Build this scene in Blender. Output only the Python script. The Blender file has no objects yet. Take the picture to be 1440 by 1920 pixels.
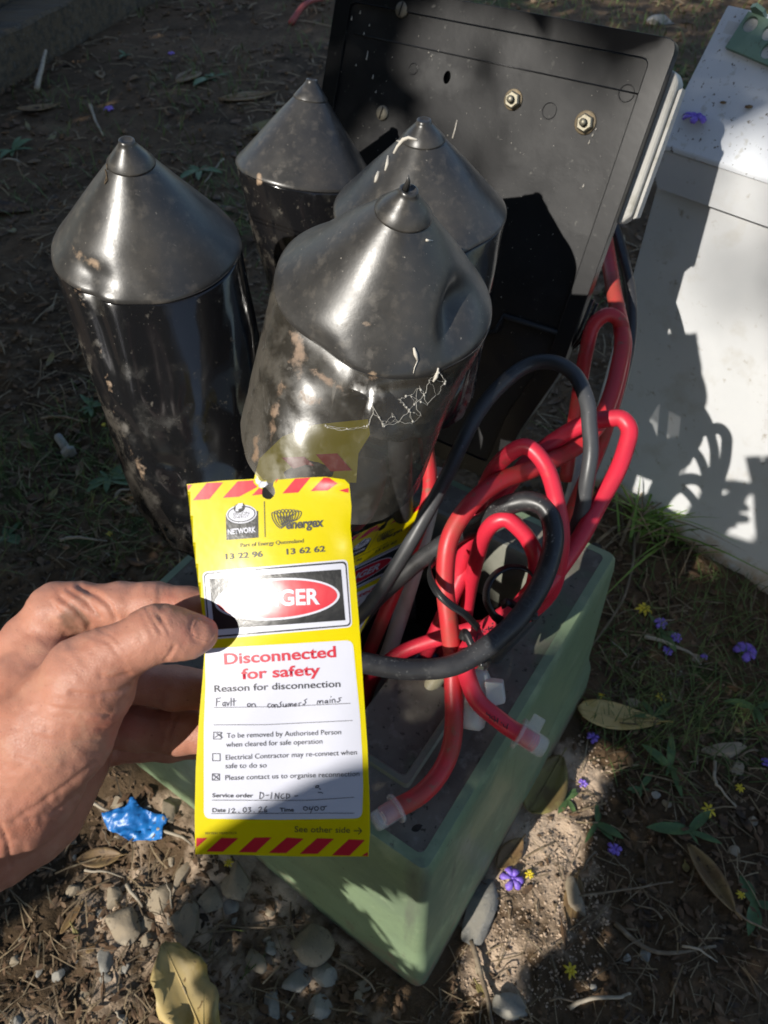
import bpy, bmesh, math, random
import numpy as np
from mathutils import Vector, Matrix, geometry

S = bpy.context.scene
COL = S.collection
rnd = random.Random(7)
rng = np.random.default_rng(7)

# ------------------------------------------------------------------ camera, sky, sun, exposure
PITCH = math.radians(48.0); CAM = np.array([0, 0, .95]); FPX = 1400.0
FW = np.array([0, math.cos(PITCH), -math.sin(PITCH)])
UP = np.array([0, math.sin(PITCH), math.cos(PITCH)])
RT = np.array([1.0, 0, 0])
cam_d = bpy.data.cameras.new('camera'); cam = bpy.data.objects.new('camera', cam_d); COL.objects.link(cam)
cam.location = CAM; cam.rotation_euler = (math.radians(90) - PITCH, 0, 0)
cam_d.sensor_width = 36; cam_d.lens = 36 * FPX / 1920
cam_d.clip_start = .02; cam_d.clip_end = 200
cam_d.dof.use_dof = True; cam_d.dof.focus_distance = .36; cam_d.dof.aperture_fstop = 20
S.camera = cam

SUN_AZ, SUN_EL = math.radians(46), math.radians(34)          # direction the light travels towards
SD = np.array([math.cos(SUN_AZ) * math.cos(SUN_EL), math.sin(SUN_AZ) * math.cos(SUN_EL), -math.sin(SUN_EL)])
world = bpy.data.worlds.new('World'); S.world = world; world.use_nodes = True
wn = world.node_tree.nodes; wl = world.node_tree.links
bg = wn['Background']; sky = wn.new('ShaderNodeTexSky'); sky.sky_type = 'NISHITA'; sky.sun_disc = False
sky.sun_elevation = SUN_EL; sky.sun_rotation = math.atan2(-SD[0], -SD[1]) % (2 * math.pi)
wl.new(sky.outputs[0], bg.inputs[0]); bg.inputs[1].default_value = .135
sun_d = bpy.data.lights.new('sun', 'SUN'); sun_d.energy = 4.7; sun_d.angle = math.radians(.5); sun_d.color = (1, .95, .87)
sun = bpy.data.objects.new('sun', sun_d); COL.objects.link(sun)
sun.rotation_euler = Vector(SD).to_track_quat('-Z', 'Y').to_euler(); sun.location = (-3, -3, 4)
S.view_settings.view_transform = 'Standard'; S.view_settings.look = 'None'
S.view_settings.gamma = 1; S.view_settings.use_curve_mapping = False
S.view_settings.exposure = 0.32

# ------------------------------------------------------------------ helpers: points
def ray(u, v):
    return FW + (u - 720) / FPX * RT + (960 - v) / FPX * UP
def at(u, v, d):                      # a point at photo pixel (u, v) at a forward distance d
    return CAM + d * ray(u, v)
def atz(u, v, z=0.0):                 # the point at a pixel on the level z
    r = ray(u, v); return CAM + (z - CAM[2]) / r[2] * r
def project(p):
    q = np.asarray(p) - CAM; d = q @ FW
    return np.stack([720 + FPX * (q @ RT) / d, 960 - FPX * (q @ UP) / d, d], -1)
def unit(v):
    v = np.asarray(v, float); return v / np.linalg.norm(v)

def _h(ix, iy, seed):
    n = (ix * 374761393 + iy * 668265263 + seed * 1442695041).astype(np.int64) & 0x7fffffff
    n = ((n ^ (n >> 13)) * 1274126177) & 0x7fffffff
    return ((n ^ (n >> 16)) & 0xffff) / 65535.0
def vnoise(x, y, sc, seed=0):
    x = np.asarray(x) * sc + 100; y = np.asarray(y) * sc + 100
    ix = np.floor(x).astype(np.int64); iy = np.floor(y).astype(np.int64)
    fx = x - ix; fy = y - iy; fx = fx * fx * (3 - 2 * fx); fy = fy * fy * (3 - 2 * fy)
    a = _h(ix, iy, seed); b = _h(ix + 1, iy, seed); c = _h(ix, iy + 1, seed); d = _h(ix + 1, iy + 1, seed)
    return (a + (b - a) * fx) * (1 - fy) + (c + (d - c) * fx) * fy - .5

# ------------------------------------------------------------------ helpers: objects
WL = {}
def tag(o, label=None, cat=None, group=None, kind=None):
    if label: o['label'] = label
    if cat: o['category'] = cat
    if group: o['group'] = group
    if kind: o['kind'] = kind
    return o
def thing(name, label, cat, loc, group=None):
    o = bpy.data.objects.new(name, None); COL.objects.link(o); o.empty_display_size = .02
    o.location = loc; WL[o.name] = np.array(loc, float)
    return tag(o, label, cat, group)
def mesh(name, V, F, mats, smooth=True, mi=None):
    me = bpy.data.meshes.new(name)
    me.from_pydata(np.asarray(V, float).tolist(), [], F if isinstance(F, list) else np.asarray(F).tolist())
    for m in (mats if isinstance(mats, (list, tuple)) else [mats]): me.materials.append(m)
    if smooth: me.shade_smooth()
    if mi is not None: me.polygons.foreach_set('material_index', np.asarray(mi, np.int32))
    me.update()
    return me
def part(name, V, F, m, parent=None, smooth=True, origin=None, mi=None):
    V = np.asarray(V, float)
    if origin is None:
        lo, hi = V.min(0), V.max(0)
        origin = np.array([(lo[0] + hi[0]) / 2, (lo[1] + hi[1]) / 2, lo[2]])
    origin = np.asarray(origin, float)
    me = mesh(name, V - origin, F, m, smooth, mi)
    o = bpy.data.objects.new(name, me); COL.objects.link(o)
    WL[o.name] = origin
    if parent is not None:
        o.parent = parent; o.location = origin - WL[parent.name]
    else: o.location = origin
    return o
def solid(name, label, cat, V, F, m, group=None, smooth=True, kind=None, mi=None):
    return tag(part(name, V, F, m, None, smooth, mi=mi), label, cat, group, kind)
def solidify(o, t, off=0):
    md = o.modifiers.new('thickness', 'SOLIDIFY'); md.thickness = t; md.offset = off; return o
def bevel(o, w, seg=2):
    md = o.modifiers.new('bevel', 'BEVEL'); md.width = w; md.segments = seg; md.limit_method = 'ANGLE'; return o
def autosmooth(o, deg=35):
    me = o.data; bm = bmesh.new(); bm.from_mesh(me)
    for e in bm.edges:
        if len(e.link_faces) == 2 and e.calc_face_angle(0) > math.radians(deg): e.smooth = False
    bm.to_mesh(me); bm.free(); return o
def attr(o, name, vals):
    a = o.data.attributes.new(name, 'FLOAT', 'POINT'); a.data.foreach_set('value', np.asarray(vals, np.float32))
def join(parts):
    Vs, Fs, n = [], [], 0
    for V, F in parts:
        V = np.asarray(V); Vs.append(V); Fs += [[i + n for i in f] for f in F]; n += len(V)
    return np.concatenate(Vs), Fs

# ------------------------------------------------------------------ helpers: shapes
def spline(P, n=8):
    P = np.asarray(P, float); Q = np.vstack([2 * P[0] - P[1], P, 2 * P[-1] - P[-2]]); out = []
    for i in range(1, len(Q) - 2):
        p0, p1, p2, p3 = Q[i - 1], Q[i], Q[i + 1], Q[i + 2]
        for t in np.linspace(0, 1, n, endpoint=False):
            out.append(.5 * ((2 * p1) + (-p0 + p2) * t + (2 * p0 - 5 * p1 + 4 * p2 - p3) * t * t + (-p0 + 3 * p1 - 3 * p2 + p3) * t ** 3))
    out.append(P[-1]); return np.array(out)
def frames(P):
    T = np.gradient(P, axis=0); T /= np.linalg.norm(T, axis=1)[:, None] + 1e-12
    N = np.zeros_like(P); a = np.array([0, 0, 1.0]) if abs(T[0][2]) < .9 else np.array([1.0, 0, 0])
    n = unit(a - T[0] * (a @ T[0]))
    for i in range(len(P)):
        n = unit(n - T[i] * (n @ T[i])); N[i] = n
    return T, N, np.cross(T, N)
def tube(P, r, seg=16, cap=True):
    P = np.asarray(P, float); r = np.broadcast_to(np.asarray(r, float), (len(P),))
    T, N, B = frames(P); a = np.linspace(0, 2 * math.pi, seg, endpoint=False)
    V = (P[:, None] + r[:, None, None] * (np.cos(a)[None, :, None] * N[:, None] + np.sin(a)[None, :, None] * B[:, None])).reshape(-1, 3)
    F = [[i * seg + j, i * seg + (j + 1) % seg, (i + 1) * seg + (j + 1) % seg, (i + 1) * seg + j] for i in range(len(P) - 1) for j in range(seg)]
    if cap:
        F.append([j for j in range(seg)][::-1]); F.append([(len(P) - 1) * seg + j for j in range(seg)])
    return V, F
def ribbon(P, Nrm, w, t):             # flat strap along P, Nrm the flat side's direction at each point
    P = np.asarray(P, float); T = np.gradient(P, axis=0); T /= np.linalg.norm(T, axis=1)[:, None]
    Nn = np.asarray(Nrm, float); Nn = Nn - T * (Nn * T).sum(1)[:, None]; Nn /= np.linalg.norm(Nn, axis=1)[:, None]
    B = np.cross(T, Nn); c = [(-1, -1), (1, -1), (1, 1), (-1, 1)]
    V = np.concatenate([np.stack([P[i] + a * w / 2 * B[i] + b * t / 2 * Nn[i] for a, b in c]) for i in range(len(P))])
    F = [[i * 4 + j, i * 4 + (j + 1) % 4, i * 4 + 4 + (j + 1) % 4, i * 4 + 4 + j] for i in range(len(P) - 1) for j in range(4)]
    F += [[3, 2, 1, 0], [len(V) - 4 + k for k in range(4)]]
    return V, F
def hexa(b, t):                       # 4 bottom and 4 top points, both counter-clockwise from above
    return np.array(list(b) + list(t), float), [[3, 2, 1, 0], [4, 5, 6, 7]] + [[i, (i + 1) % 4, 4 + (i + 1) % 4, 4 + i] for i in range(4)]
def lathe(o, ax, prof, seg=24, cap=True):   # prof: (radius, height along ax)
    ax = unit(ax); a0 = np.array([1.0, 0, 0]) if abs(ax[0]) < .8 else np.array([0, 1.0, 0])
    x = unit(np.cross(ax, a0)); y = np.cross(ax, x); a = np.linspace(0, 2 * math.pi, seg, endpoint=False)
    V = np.concatenate([np.asarray(o) + h * ax + r * (np.cos(a)[:, None] * x + np.sin(a)[:, None] * y) for r, h in prof])
    n = len(prof)
    F = [[i * seg + j, i * seg + (j + 1) % seg, (i + 1) * seg + (j + 1) % seg, (i + 1) * seg + j] for i in range(n - 1) for j in range(seg)]
    if cap: F.append(list(range(seg))[::-1]); F.append([(n - 1) * seg + j for j in range(seg)])
    return V, F
def rrect(x0, y0, x1, y1, r, n=5):
    out = []
    for cx, cy, a0 in ((x1 - r, y1 - r, 0), (x0 + r, y1 - r, 90), (x0 + r, y0 + r, 180), (x1 - r, y0 + r, 270)):
        for k in range(n + 1):
            a = math.radians(a0 + 90 * k / n); out.append((cx + r * math.cos(a), cy + r * math.sin(a)))
    return out
def oval(cx, cy, rx, ry, n=40, rot=0):
    c, s = math.cos(rot), math.sin(rot); out = []
    for k in range(n):
        a = 2 * math.pi * k / n; x, y = rx * math.cos(a), ry * math.sin(a); out.append((cx + c * x - s * y, cy + s * x + c * y))
    return out
def inpoly(x, y, poly):
    x = np.asarray(x); y = np.asarray(y); r = np.zeros(x.shape, bool); n = len(poly)
    for i in range(n):
        (xa, ya), (xb, yb) = poly[i], poly[(i + 1) % n]
        if ya == yb: continue
        r ^= ((ya > y) != (yb > y)) & (x < (xb - xa) * (y - ya) / (yb - ya) + xa)
    return r
def tess(outer, holes=(), step=None):  # flat outline -> triangles, with inner points so that it can be bent
    if step:
        o2 = []
        for i, p in enumerate(outer):
            q = outer[(i + 1) % len(outer)]; k = max(1, int(math.dist(p, q) / step))
            o2 += [(p[0] + (q[0] - p[0]) * j / k, p[1] + (q[1] - p[1]) * j / k) for j in range(k)]
        outer = o2
    pts, faces = list(outer), [list(range(len(outer)))]
    for h in holes:
        faces.append(list(range(len(pts), len(pts) + len(h)))[::-1]); pts += list(h)
    if step:
        A = np.array(outer); xs = np.arange(A[:, 0].min() + step / 2, A[:, 0].max(), step); ys = np.arange(A[:, 1].min() + step / 2, A[:, 1].max(), step)
        X, Y = np.meshgrid(xs, ys); X = X.ravel(); Y = Y.ravel(); k = inpoly(X, Y, outer)
        for h in holes: k &= ~inpoly(X, Y, h)
        pts += list(zip(X[k].tolist(), Y[k].tolist()))
    edges = [(f[i], f[(i + 1) % len(f)]) for f in faces for i in range(len(f))]
    v, e, f, *_ = geometry.delaunay_2d_cdt([Vector(p) for p in pts], edges, [], 1 if not holes else 0, 1e-7)
    v = np.array([tuple(p) for p in v]); c = np.array([v[list(t)].mean(0) for t in f])
    k = inpoly(c[:, 0], c[:, 1], outer)
    for h in holes: k &= ~inpoly(c[:, 0], c[:, 1], h)
    return v, [list(t) for t, q in zip(f, k) if q]
def text2d(s, bold=0.0, shear=0.0):    # built-in font as a flat mesh, cap height about 0.7
    c = bpy.data.curves.new('t', 'FONT'); c.body = s; c.offset = bold; c.shear = shear; c.resolution_u = 4; c.fill_mode = 'FRONT'
    o = bpy.data.objects.new('t', c); COL.objects.link(o)
    dg = bpy.context.evaluated_depsgraph_get(); m = o.evaluated_get(dg).to_mesh()
    V = np.array([v.co[:2] for v in m.vertices]); F = [list(p.vertices) for p in m.polygons]
    o.evaluated_get(dg).to_mesh_clear(); bpy.data.objects.remove(o); bpy.data.curves.remove(c)
    return V, F
def ico(sub=1):
    bm = bmesh.new(); bmesh.ops.create_icosphere(bm, subdivisions=sub, radius=1)
    V = np.array([v.co[:] for v in bm.verts]); F = [[v.index for v in f.verts] for f in bm.faces]; bm.free(); return V, F
ICO1, ICO2 = ico(1), ico(3)

# ------------------------------------------------------------------ materials
def M(name, col, rough=.5, vary=(), bump=(), spec=.5, metal=0, alpha=1, sss=0, rough2=None, attrs=(), trans=0, coat=0, coords='Object'):
    """vary: (scale, colour, low, high[, detail, stretch]) noise-masked colours; attrs: (attribute, colour, noise scale, bias) stains"""
    m = bpy.data.materials.new(name); m.use_nodes = True; nt = m.node_tree; N = nt.nodes; L = nt.links
    b = N['Principled BSDF']; tc = N.new('ShaderNodeTexCoord'); co = tc.outputs[coords]
    b.inputs['Roughness'].default_value = rough; b.inputs['Metallic'].default_value = metal
    b.inputs['Specular IOR Level'].default_value = spec; b.inputs['Alpha'].default_value = alpha
    b.inputs['Coat Weight'].default_value = coat
    b.inputs['Transmission Weight'].default_value = trans
    if sss:
        b.inputs['Subsurface Weight'].default_value = sss; b.inputs['Subsurface Radius'].default_value = (1, .35, .18); b.inputs['Subsurface Scale'].default_value = .004
    cur = N.new('ShaderNodeRGB'); cur.outputs[0].default_value = (*col, 1); cur = cur.outputs[0]; first = None
    def noise(sc, det=4, stretch=None):
        n = N.new('ShaderNodeTexNoise'); n.inputs['Scale'].default_value = sc; n.inputs['Detail'].default_value = det; n.inputs['Roughness'].default_value = .6
        if stretch:
            mp = N.new('ShaderNodeMapping'); mp.inputs['Scale'].default_value = stretch; L.new(co, mp.inputs[0]); L.new(mp.outputs[0], n.inputs['Vector'])
        else: L.new(co, n.inputs['Vector'])
        return n.outputs['Fac']
    def ramp(x, lo, hi):
        r = N.new('ShaderNodeMapRange'); r.inputs['From Min'].default_value = lo; r.inputs['From Max'].default_value = hi; L.new(x, r.inputs[0]); return r.outputs[0]
    def mix(f, a, c):
        x = N.new('ShaderNodeMix'); x.data_type = 'RGBA'; L.new(f, x.inputs[0]); L.new(a, x.inputs[6]); x.inputs[7].default_value = (*c, 1); return x.outputs[2]
    rmask = []
    for v in vary:
        sc, c, lo, hi = v[:4]; f = ramp(noise(sc, v[4] if len(v) > 4 else 4, v[5] if len(v) > 5 else None), lo, hi)
        cur = mix(f, cur, c); rmask.append(f)
    for an, c, sc, bias in attrs:
        a = N.new('ShaderNodeAttribute'); a.attribute_name = an
        ad = N.new('ShaderNodeMath'); ad.operation = 'ADD'; L.new(a.outputs['Fac'], ad.inputs[0]); L.new(noise(sc, 6), ad.inputs[1])
        f = ramp(ad.outputs[0], bias, bias + .18); cur = mix(f, cur, c); rmask.append(f)
    L.new(cur, b.inputs['Base Color'])
    if rough2 is not None and rmask:
        s = rmask[0]
        for f in rmask[1:]:
            mx = N.new('ShaderNodeMath'); mx.operation = 'MAXIMUM'; L.new(s, mx.inputs[0]); L.new(f, mx.inputs[1]); s = mx.outputs[0]
        r = N.new('ShaderNodeMapRange'); r.inputs['To Min'].default_value = rough; r.inputs['To Max'].default_value = rough2; L.new(s, r.inputs[0]); L.new(r.outputs[0], b.inputs['Roughness'])
    nrm = None
    for bb in bump:
        sc, st, dist = bb[:3]
        bn = N.new('ShaderNodeBump'); bn.inputs['Strength'].default_value = st; bn.inputs['Distance'].default_value = dist
        if len(bb) > 3 and bb[3] == 'cell':
            vo = N.new('ShaderNodeTexVoronoi'); vo.feature = 'DISTANCE_TO_EDGE'; vo.inputs['Scale'].default_value = sc; L.new(co, vo.inputs['Vector']); h = ramp(vo.outputs['Distance'], 0, .12)
        else: h = noise(sc, 5, bb[3] if len(bb) > 3 else None)
        L.new(h, bn.inputs['Height'])
        if nrm: L.new(nrm, bn.inputs['Normal'])
        nrm = bn.outputs[0]
    if nrm: L.new(nrm, b.inputs['Normal'])
    return m

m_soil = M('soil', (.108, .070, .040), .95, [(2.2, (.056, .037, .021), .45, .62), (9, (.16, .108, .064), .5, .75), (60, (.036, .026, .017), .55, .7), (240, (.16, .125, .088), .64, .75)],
           [(120, .8, .004), (500, .6, .002)], spec=.15, attrs=[('dry', (.52, .395, .285), 14, .74), ('moss', (.055, .07, .025), 25, .98)], coords='Object')  # 'dry' puts sunlight into the soil as a paler colour
m_crumb = M('soil_crumb', (.155, .102, .062), .95, [(30, (.22, .165, .115), .48, .66), (200, (.05, .037, .026), .5, .62)], spec=.1)
m_suncrumb = M('dry_soil_crumb', (.50, .38, .275), .95, [(60, (.36, .265, .185), .45, .65), (300, (.58, .45, .34), .55, .7)], spec=.1)  # paler copy of the soil crumb, sunlight put into its colour
m_straw = M('dry_straw', (.23, .17, .10), .8, [(9, (.10, .075, .05), .45, .6), (40, (.30, .25, .17), .55, .7)], spec=.2)
m_litter = M('leaf_litter', (.12, .07, .038), .75, [(12, (.17, .11, .065), .48, .6), (31, (.05, .035, .025), .5, .62)], spec=.25)
m_grass = M('grass', (.075, .12, .03), .6, [(9, (.12, .15, .045), .45, .6), (30, (.16, .14, .07), .6, .7)], spec=.3)
m_grassl = M('grass_clump_blade', (.17, .29, .055), .5, [(30, (.20, .28, .07), .45, .65), (90, (.3, .27, .13), .62, .72)], spec=.35)
m_weed = M('weed_leaf', (.06, .11, .04), .5, [(60, (.09, .15, .05), .45, .6)], spec=.35)
m_stone = M('stone', (.29, .235, .165), .85, [(18, (.21, .18, .14), .45, .6), (70, (.36, .30, .22), .55, .7), (12, (.21, .15, .095), .58, .68), (200, (.15, .12, .085), .6, .7)], [(90, .5, .002), (400, .4, .0006)], spec=.25)
m_stoneg = M('grey_stone', (.29, .27, .23), .8, [(40, (.19, .185, .17), .45, .6), (150, (.32, .31, .28), .55, .7)], [(70, .5, .002), (350, .4, .0006)], spec=.25)
m_yleaf = M('yellow_leaf', (.58, .44, .19), .5, [(25, (.44, .31, .09), .52, .68), (120, (.16, .09, .03), .66, .7)], [(200, .3, .0006)], spec=.35)
m_bleaf = M('brown_leaf', (.17, .105, .05), .55, [(40, (.24, .16, .07), .45, .6), (130, (.08, .05, .03), .58, .68)], [(160, .4, .0007)], spec=.3)
m_oleaf = M('olive_leaf', (.20, .165, .055), .5, [(30, (.14, .10, .04), .48, .6)], [(160, .4, .0007)], spec=.35)
m_purple = M('purple_petal', (.20, .11, .55), .5, [(300, (.30, .19, .66), .45, .6)])
m_yellow = M('yellow_petal', (.72, .55, .03), .5)
m_twig = M('twig_bark', (.17, .13, .09), .85, [(60, (.26, .21, .15), .5, .65)], [(300, .4, .0005)], spec=.2)
m_timber = M('weathered_timber', (.12, .092, .062), .9, [(3, (.07, .06, .048), .45, .6, 5, (1, 12, 12)), (14, (.15, .14, .12), .55, .7, 4, (.6, 8, 8))], [(20, .7, .01, (.4, 8, 8))], spec=.15)
m_green = M('green_fibreglass', (.19, .255, .145), .42, [(6, (.145, .195, .12), .42, .62, 6), (30, (.25, .31, .19), .56, .75, 6), (110, (.12, .125, .085), .64, .72), (240, (.34, .37, .27), .70, .76), (20, (.12, .14, .10), .6, .7, 5, (1, 1, .12))], [(60, .25, .002), (400, .2, .0005)], rough2=.6, spec=.45,
            attrs=[('dirt', (.20, .15, .105), 40, .80)])
m_gtop = M('grimy_plinth_top', (.16, .145, .118), .8, [(14, (.115, .10, .082), .45, .6), (70, (.22, .20, .17), .55, .7), (7, (.13, .17, .11), .58, .68), (160, (.05, .045, .035), .62, .7)], [(150, .5, .001), (30, .3, .003)], rough2=.9, spec=.3)
m_lip = M('plinth_lip_bare_green', (.19, .19, .155), .6, [(30, (.14, .16, .12), .45, .6)], [(200, .3, .0006)], spec=.4)
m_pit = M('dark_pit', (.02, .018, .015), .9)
m_black = M('black_panel_plastic', (.014, .014, .015), .33, [(5, (.019, .019, .02), .45, .65), (16, (.028, .028, .028), .5, .75), (160, (.09, .088, .08), .66, .74), (340, (.3, .29, .27), .725, .77)],
            [(28, .06, .004), (700, .06, .0003)], rough2=.55, spec=.28)
m_rim = M('black_rim_plastic', (.012, .012, .013), .32, [(90, (.08, .078, .07), .66, .75)], [(60, .1, .001)], rough2=.55, spec=.3)
m_white_edge = M('pale_backing_plastic', (.42, .41, .38), .5, [(40, (.3, .29, .25), .5, .65)])
m_cone = M('dusty_black_cone', (.030, .029, .028), .31, [(30, (.046, .043, .039), .40, .70, 8), (130, (.078, .07, .06), .52, .74, 8), (11, (.066, .058, .048), .57, .74, 8), (420, (.24, .22, .19), .68, .75), (900, (.4, .38, .34), .72, .76)], [(30, .05, .003), (500, .12, .0004)], rough2=.46, spec=.55,
           attrs=[('mud', (.30, .215, .145), 90, .86)])
m_sleeve = M('glossy_black_sleeve', (.008, .008, .009), .12, [(40, (.02, .019, .017), .55, .75), (160, (.09, .08, .065), .64, .76), (700, (.30, .28, .25), .70, .76)], [(16, .05, .004), (90, .03, .001)], rough2=.45, spec=.55,
             attrs=[('mud', (.30, .21, .14), 110, .84), ('dust', (.085, .076, .064), 60, .80)])
m_film = M('smoky_film_sleeve', (.034, .030, .024), .24, [(30, (.055, .05, .04), .5, .7), (160, (.12, .105, .085), .62, .76), (700, (.30, .28, .25), .70, .76)], [(12, .03, .004), (500, .10, .0003)], rough2=.48, spec=.5, alpha=.70,
           attrs=[('dust', (.085, .076, .062), 60, .80), ('mud', (.30, .20, .13), 110, .84)])
m_lining = M('black_lining', (.012, .012, .011), .5)
m_red = M('red_insulation', (.62, .024, .05), .36, [(25, (.54, .02, .042), .45, .6), (60, (.42, .035, .04), .60, .74), (300, (.20, .03, .03), .68, .74), (14, (.58, .06, .075), .6, .7)], [(120, .12, .001)], rough2=.5, spec=.5)
m_redd = M('dirty_red_insulation', (.52, .028, .035), .42, [(18, (.36, .05, .035), .48, .62, 5), (90, (.22, .10, .06), .60, .72)], [(120, .15, .001)], rough2=.6, spec=.45)
m_blk = M('black_insulation', (.022, .022, .024), .34, [(20, (.036, .036, .038), .45, .6), (120, (.07, .07, .068), .6, .72), (330, (.2, .2, .19), .66, .74)], [(150, .15, .0008)], rough2=.5, attrs=[('scuff', (.42, .42, .40), 420, .90)])
m_gry = M('greyed_black_insulation', (.048, .050, .053), .4, [(16, (.06, .062, .066), .45, .6), (200, (.17, .17, .17), .66, .74)], [(150, .15, .0008)], rough2=.55)
m_navy = M('navy_sleeve', (.012, .016, .045), .4)
m_beige = M('beige_plastic', (.38, .34, .22), .5, [(50, (.28, .25, .17), .5, .65)])
m_conduit = M('pale_conduit', (.46, .44, .38), .4, [(30, (.38, .36, .31), .5, .65)], rough2=.55)
m_clear = M('clear_plastic', (.85, .85, .84), .14, alpha=.27, spec=.6, bump=[(150, .1, .0006)])
m_milky = M('milky_plastic', (.72, .72, .68), .3, alpha=.62, spec=.5, sss=.2)
m_copper = M('copper', (.6, .3, .16), .35, metal=1)
m_tie = M('black_nylon', (.018, .018, .019), .35, [(200, (.06, .06, .06), .65, .75)])
m_bolt = M('zinc_steel', (.30, .275, .21), .48, [(120, (.2, .165, .10), .5, .65)], metal=.7, rough2=.55)
m_washer = M('dull_washer', (.27, .215, .14), .6, [(150, (.22, .16, .09), .5, .65)], metal=.5)
m_screw = M('dull_screw', (.20, .18, .14), .6, metal=.4)
m_box = M('white_painted_steel', (.60, .605, .61), .42, [(4, (.53, .54, .55), .42, .65, 6), (14, (.47, .45, .41), .54, .74, 6), (60, (.34, .31, .26), .63, .74), (9, (.46, .43, .38), .56, .72, 5, (1, 1, .15))], [(50, .1, .001)], rough2=.55, attrs=[('dirt', (.42, .31, .21), 22, .75)])
m_lid = M('speckled_white_lid', (.66, .68, .71), .5, [(9, (.62, .64, .67), .45, .65), (75, (.52, .52, .50), .6, .68), (190, (.12, .10, .075), .645, .67), (60, (.22, .19, .15), .69, .71)], [(90, .15, .001)], rough2=.75)
m_bracket = M('green_painted_steel', (.17, .27, .20), .45, [(30, (.22, .32, .25), .5, .65), (100, (.12, .15, .10), .66, .72)], [(100, .15, .0006)])
m_tagy = M('yellow_card', (.78, .66, .0), .30, [(20, (.74, .61, .0), .5, .7)], [(14, .12, .004), (400, .08, .0002)], spec=.38)
m_tagw = M('white_print', (.56, .57, .65), .32, bump=[(14, .12, .004), (400, .08, .0002)])
m_tagr = M('red_print', (.56, .012, .03), .30, bump=[(14, .12, .004), (300, .1, .0002)])
m_tagk = M('black_print', (.014, .015, .017), .30, bump=[(14, .12, .004), (500, .25, .0003)], spec=.4)
m_ink = M('printed_ink', (.02, .02, .026), .45)
m_inkr = M('printed_red_ink', (.50, .012, .035), .42)
m_pen = M('ballpoint_ink', (.02, .02, .035), .5)
m_blue = M('blue_plastic_film', (.012, .13, .40), .36, [(60, (.015, .19, .55), .5, .65)], [(60, .4, .003)])
m_web = M('cobweb_silk', (.72, .69, .62), .8, alpha=.42)
m_drop = M('dried_splash', (.55, .51, .44), .7)
m_skin = M('skin', (.45, .21, .145), .5, [(28, (.36, .145, .092), .45, .65), (90, (.46, .235, .16), .55, .72), (700, (.30, .125, .085), .64, .72), (9, (.40, .155, .11), .5, .65)], [(900, .20, .0004, 'cell'), (260, .12, .0008), (1600, .25, .0003)], spec=.4, sss=.12, rough2=.5,
           attrs=[('skin_dark', (.20, .10, .065), 60, .76), ('pink', (.46, .155, .11), 40, .78)])
m_nail = M('thumb_nail', (.54, .29, .22), .2, [(120, (.50, .28, .21), .5, .65)], spec=.5, sss=.1)
translucent_ = None
def translucent(m, col, f):
    nt = m.node_tree; out = next(n for n in nt.nodes if n.type == 'OUTPUT_MATERIAL'); b = nt.nodes['Principled BSDF']
    t = nt.nodes.new('ShaderNodeBsdfTranslucent'); t.inputs[0].default_value = (*col, 1); mx = nt.nodes.new('ShaderNodeMixShader'); mx.inputs[0].default_value = f
    nt.links.new(b.outputs[0], mx.inputs[1]); nt.links.new(t.outputs[0], mx.inputs[2]); nt.links.new(mx.outputs[0], out.inputs[0])
translucent(m_tagy, (.9, .78, .02), .28); translucent(m_grassl, (.2, .38, .05), .3); translucent(m_yleaf, (.5, .4, .1), .2)
m_leaf = M('tree_leaf', (.05, .09, .03), .5, [(4, (.08, .12, .035), .45, .6)])
m_bark = M('bark', (.11, .085, .065), .9, [(14, (.06, .05, .04), .45, .6)], [(30, .8, .01)])

# ================================================================== GROUND
E1 = np.array([math.cos(math.radians(56)), math.sin(math.radians(56)), 0]); E2 = np.array([-E1[1], E1[0], 0])
PF = atz(800, 1645, .30)               # front top corner of the plinth
PL, PW = .405, .400                    # its two sides
def pl(a, b, z): return np.array([*(PF + a * E1 + b * E2)[:2], z])
def pl_dist(x, y):                     # distance outside the plinth's footprint
    a = (x - PF[0]) * E1[0] + (y - PF[1]) * E1[1]; b = (x - PF[0]) * E2[0] + (y - PF[1]) * E2[1]
    dx = np.maximum(np.maximum(-.03 - a, a - PL - .03), 0); dy = np.maximum(np.maximum(-.03 - b, b - PW - .03), 0)
    return np.hypot(dx, dy)
def gz(x, y):
    x = np.asarray(x, float); y = np.asarray(y, float)
    near = np.clip(1.6 - np.hypot(x, y - .5) / 3, .15, 1)
    z = vnoise(x, y, 2.3, 1) * .03 + vnoise(x, y, 7, 2) * .018 + near * (vnoise(x, y, 21, 3) * .012 + vnoise(x, y, 55, 4) * .008 + vnoise(x, y, 130, 5) * .005 + vnoise(x, y, 300, 15) * .0022)
    d = pl_dist(x, y)
    a = (x - PF[0]) * E1[0] + (y - PF[1]) * E1[1]; b = (x - PF[0]) * E2[0] + (y - PF[1]) * E2[1]
    heap = .034 * np.exp(-((a + .03) / .06) ** 2) * np.clip((b - .03) / .2, 0, 1) * np.clip((.62 - b) / .15, 0, 1)      # soil heaped against the front side
    return heap + z * np.clip(.35 + d / .12, 0, 1) - .006 * np.exp(-(d / .10) ** 2)
def axis_pts(lo, hi, step, far):
    a = list(np.arange(lo, hi, step)); s = step
    while a[-1] < far: s *= 1.22; a.append(a[-1] + s)
    s = step
    while a[0] > -far: s *= 1.22; a.insert(0, a[0] - s)
    return np.array(a)
gx = axis_pts(-.75, 1.05, .004, 40); gy = axis_pts(-.05, 1.5, .004, 40)
X, Y = np.meshgrid(gx, gy); Z = gz(X, Y); n0, n1 = X.shape
idx = np.arange(n0 * n1).reshape(n0, n1)
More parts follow.
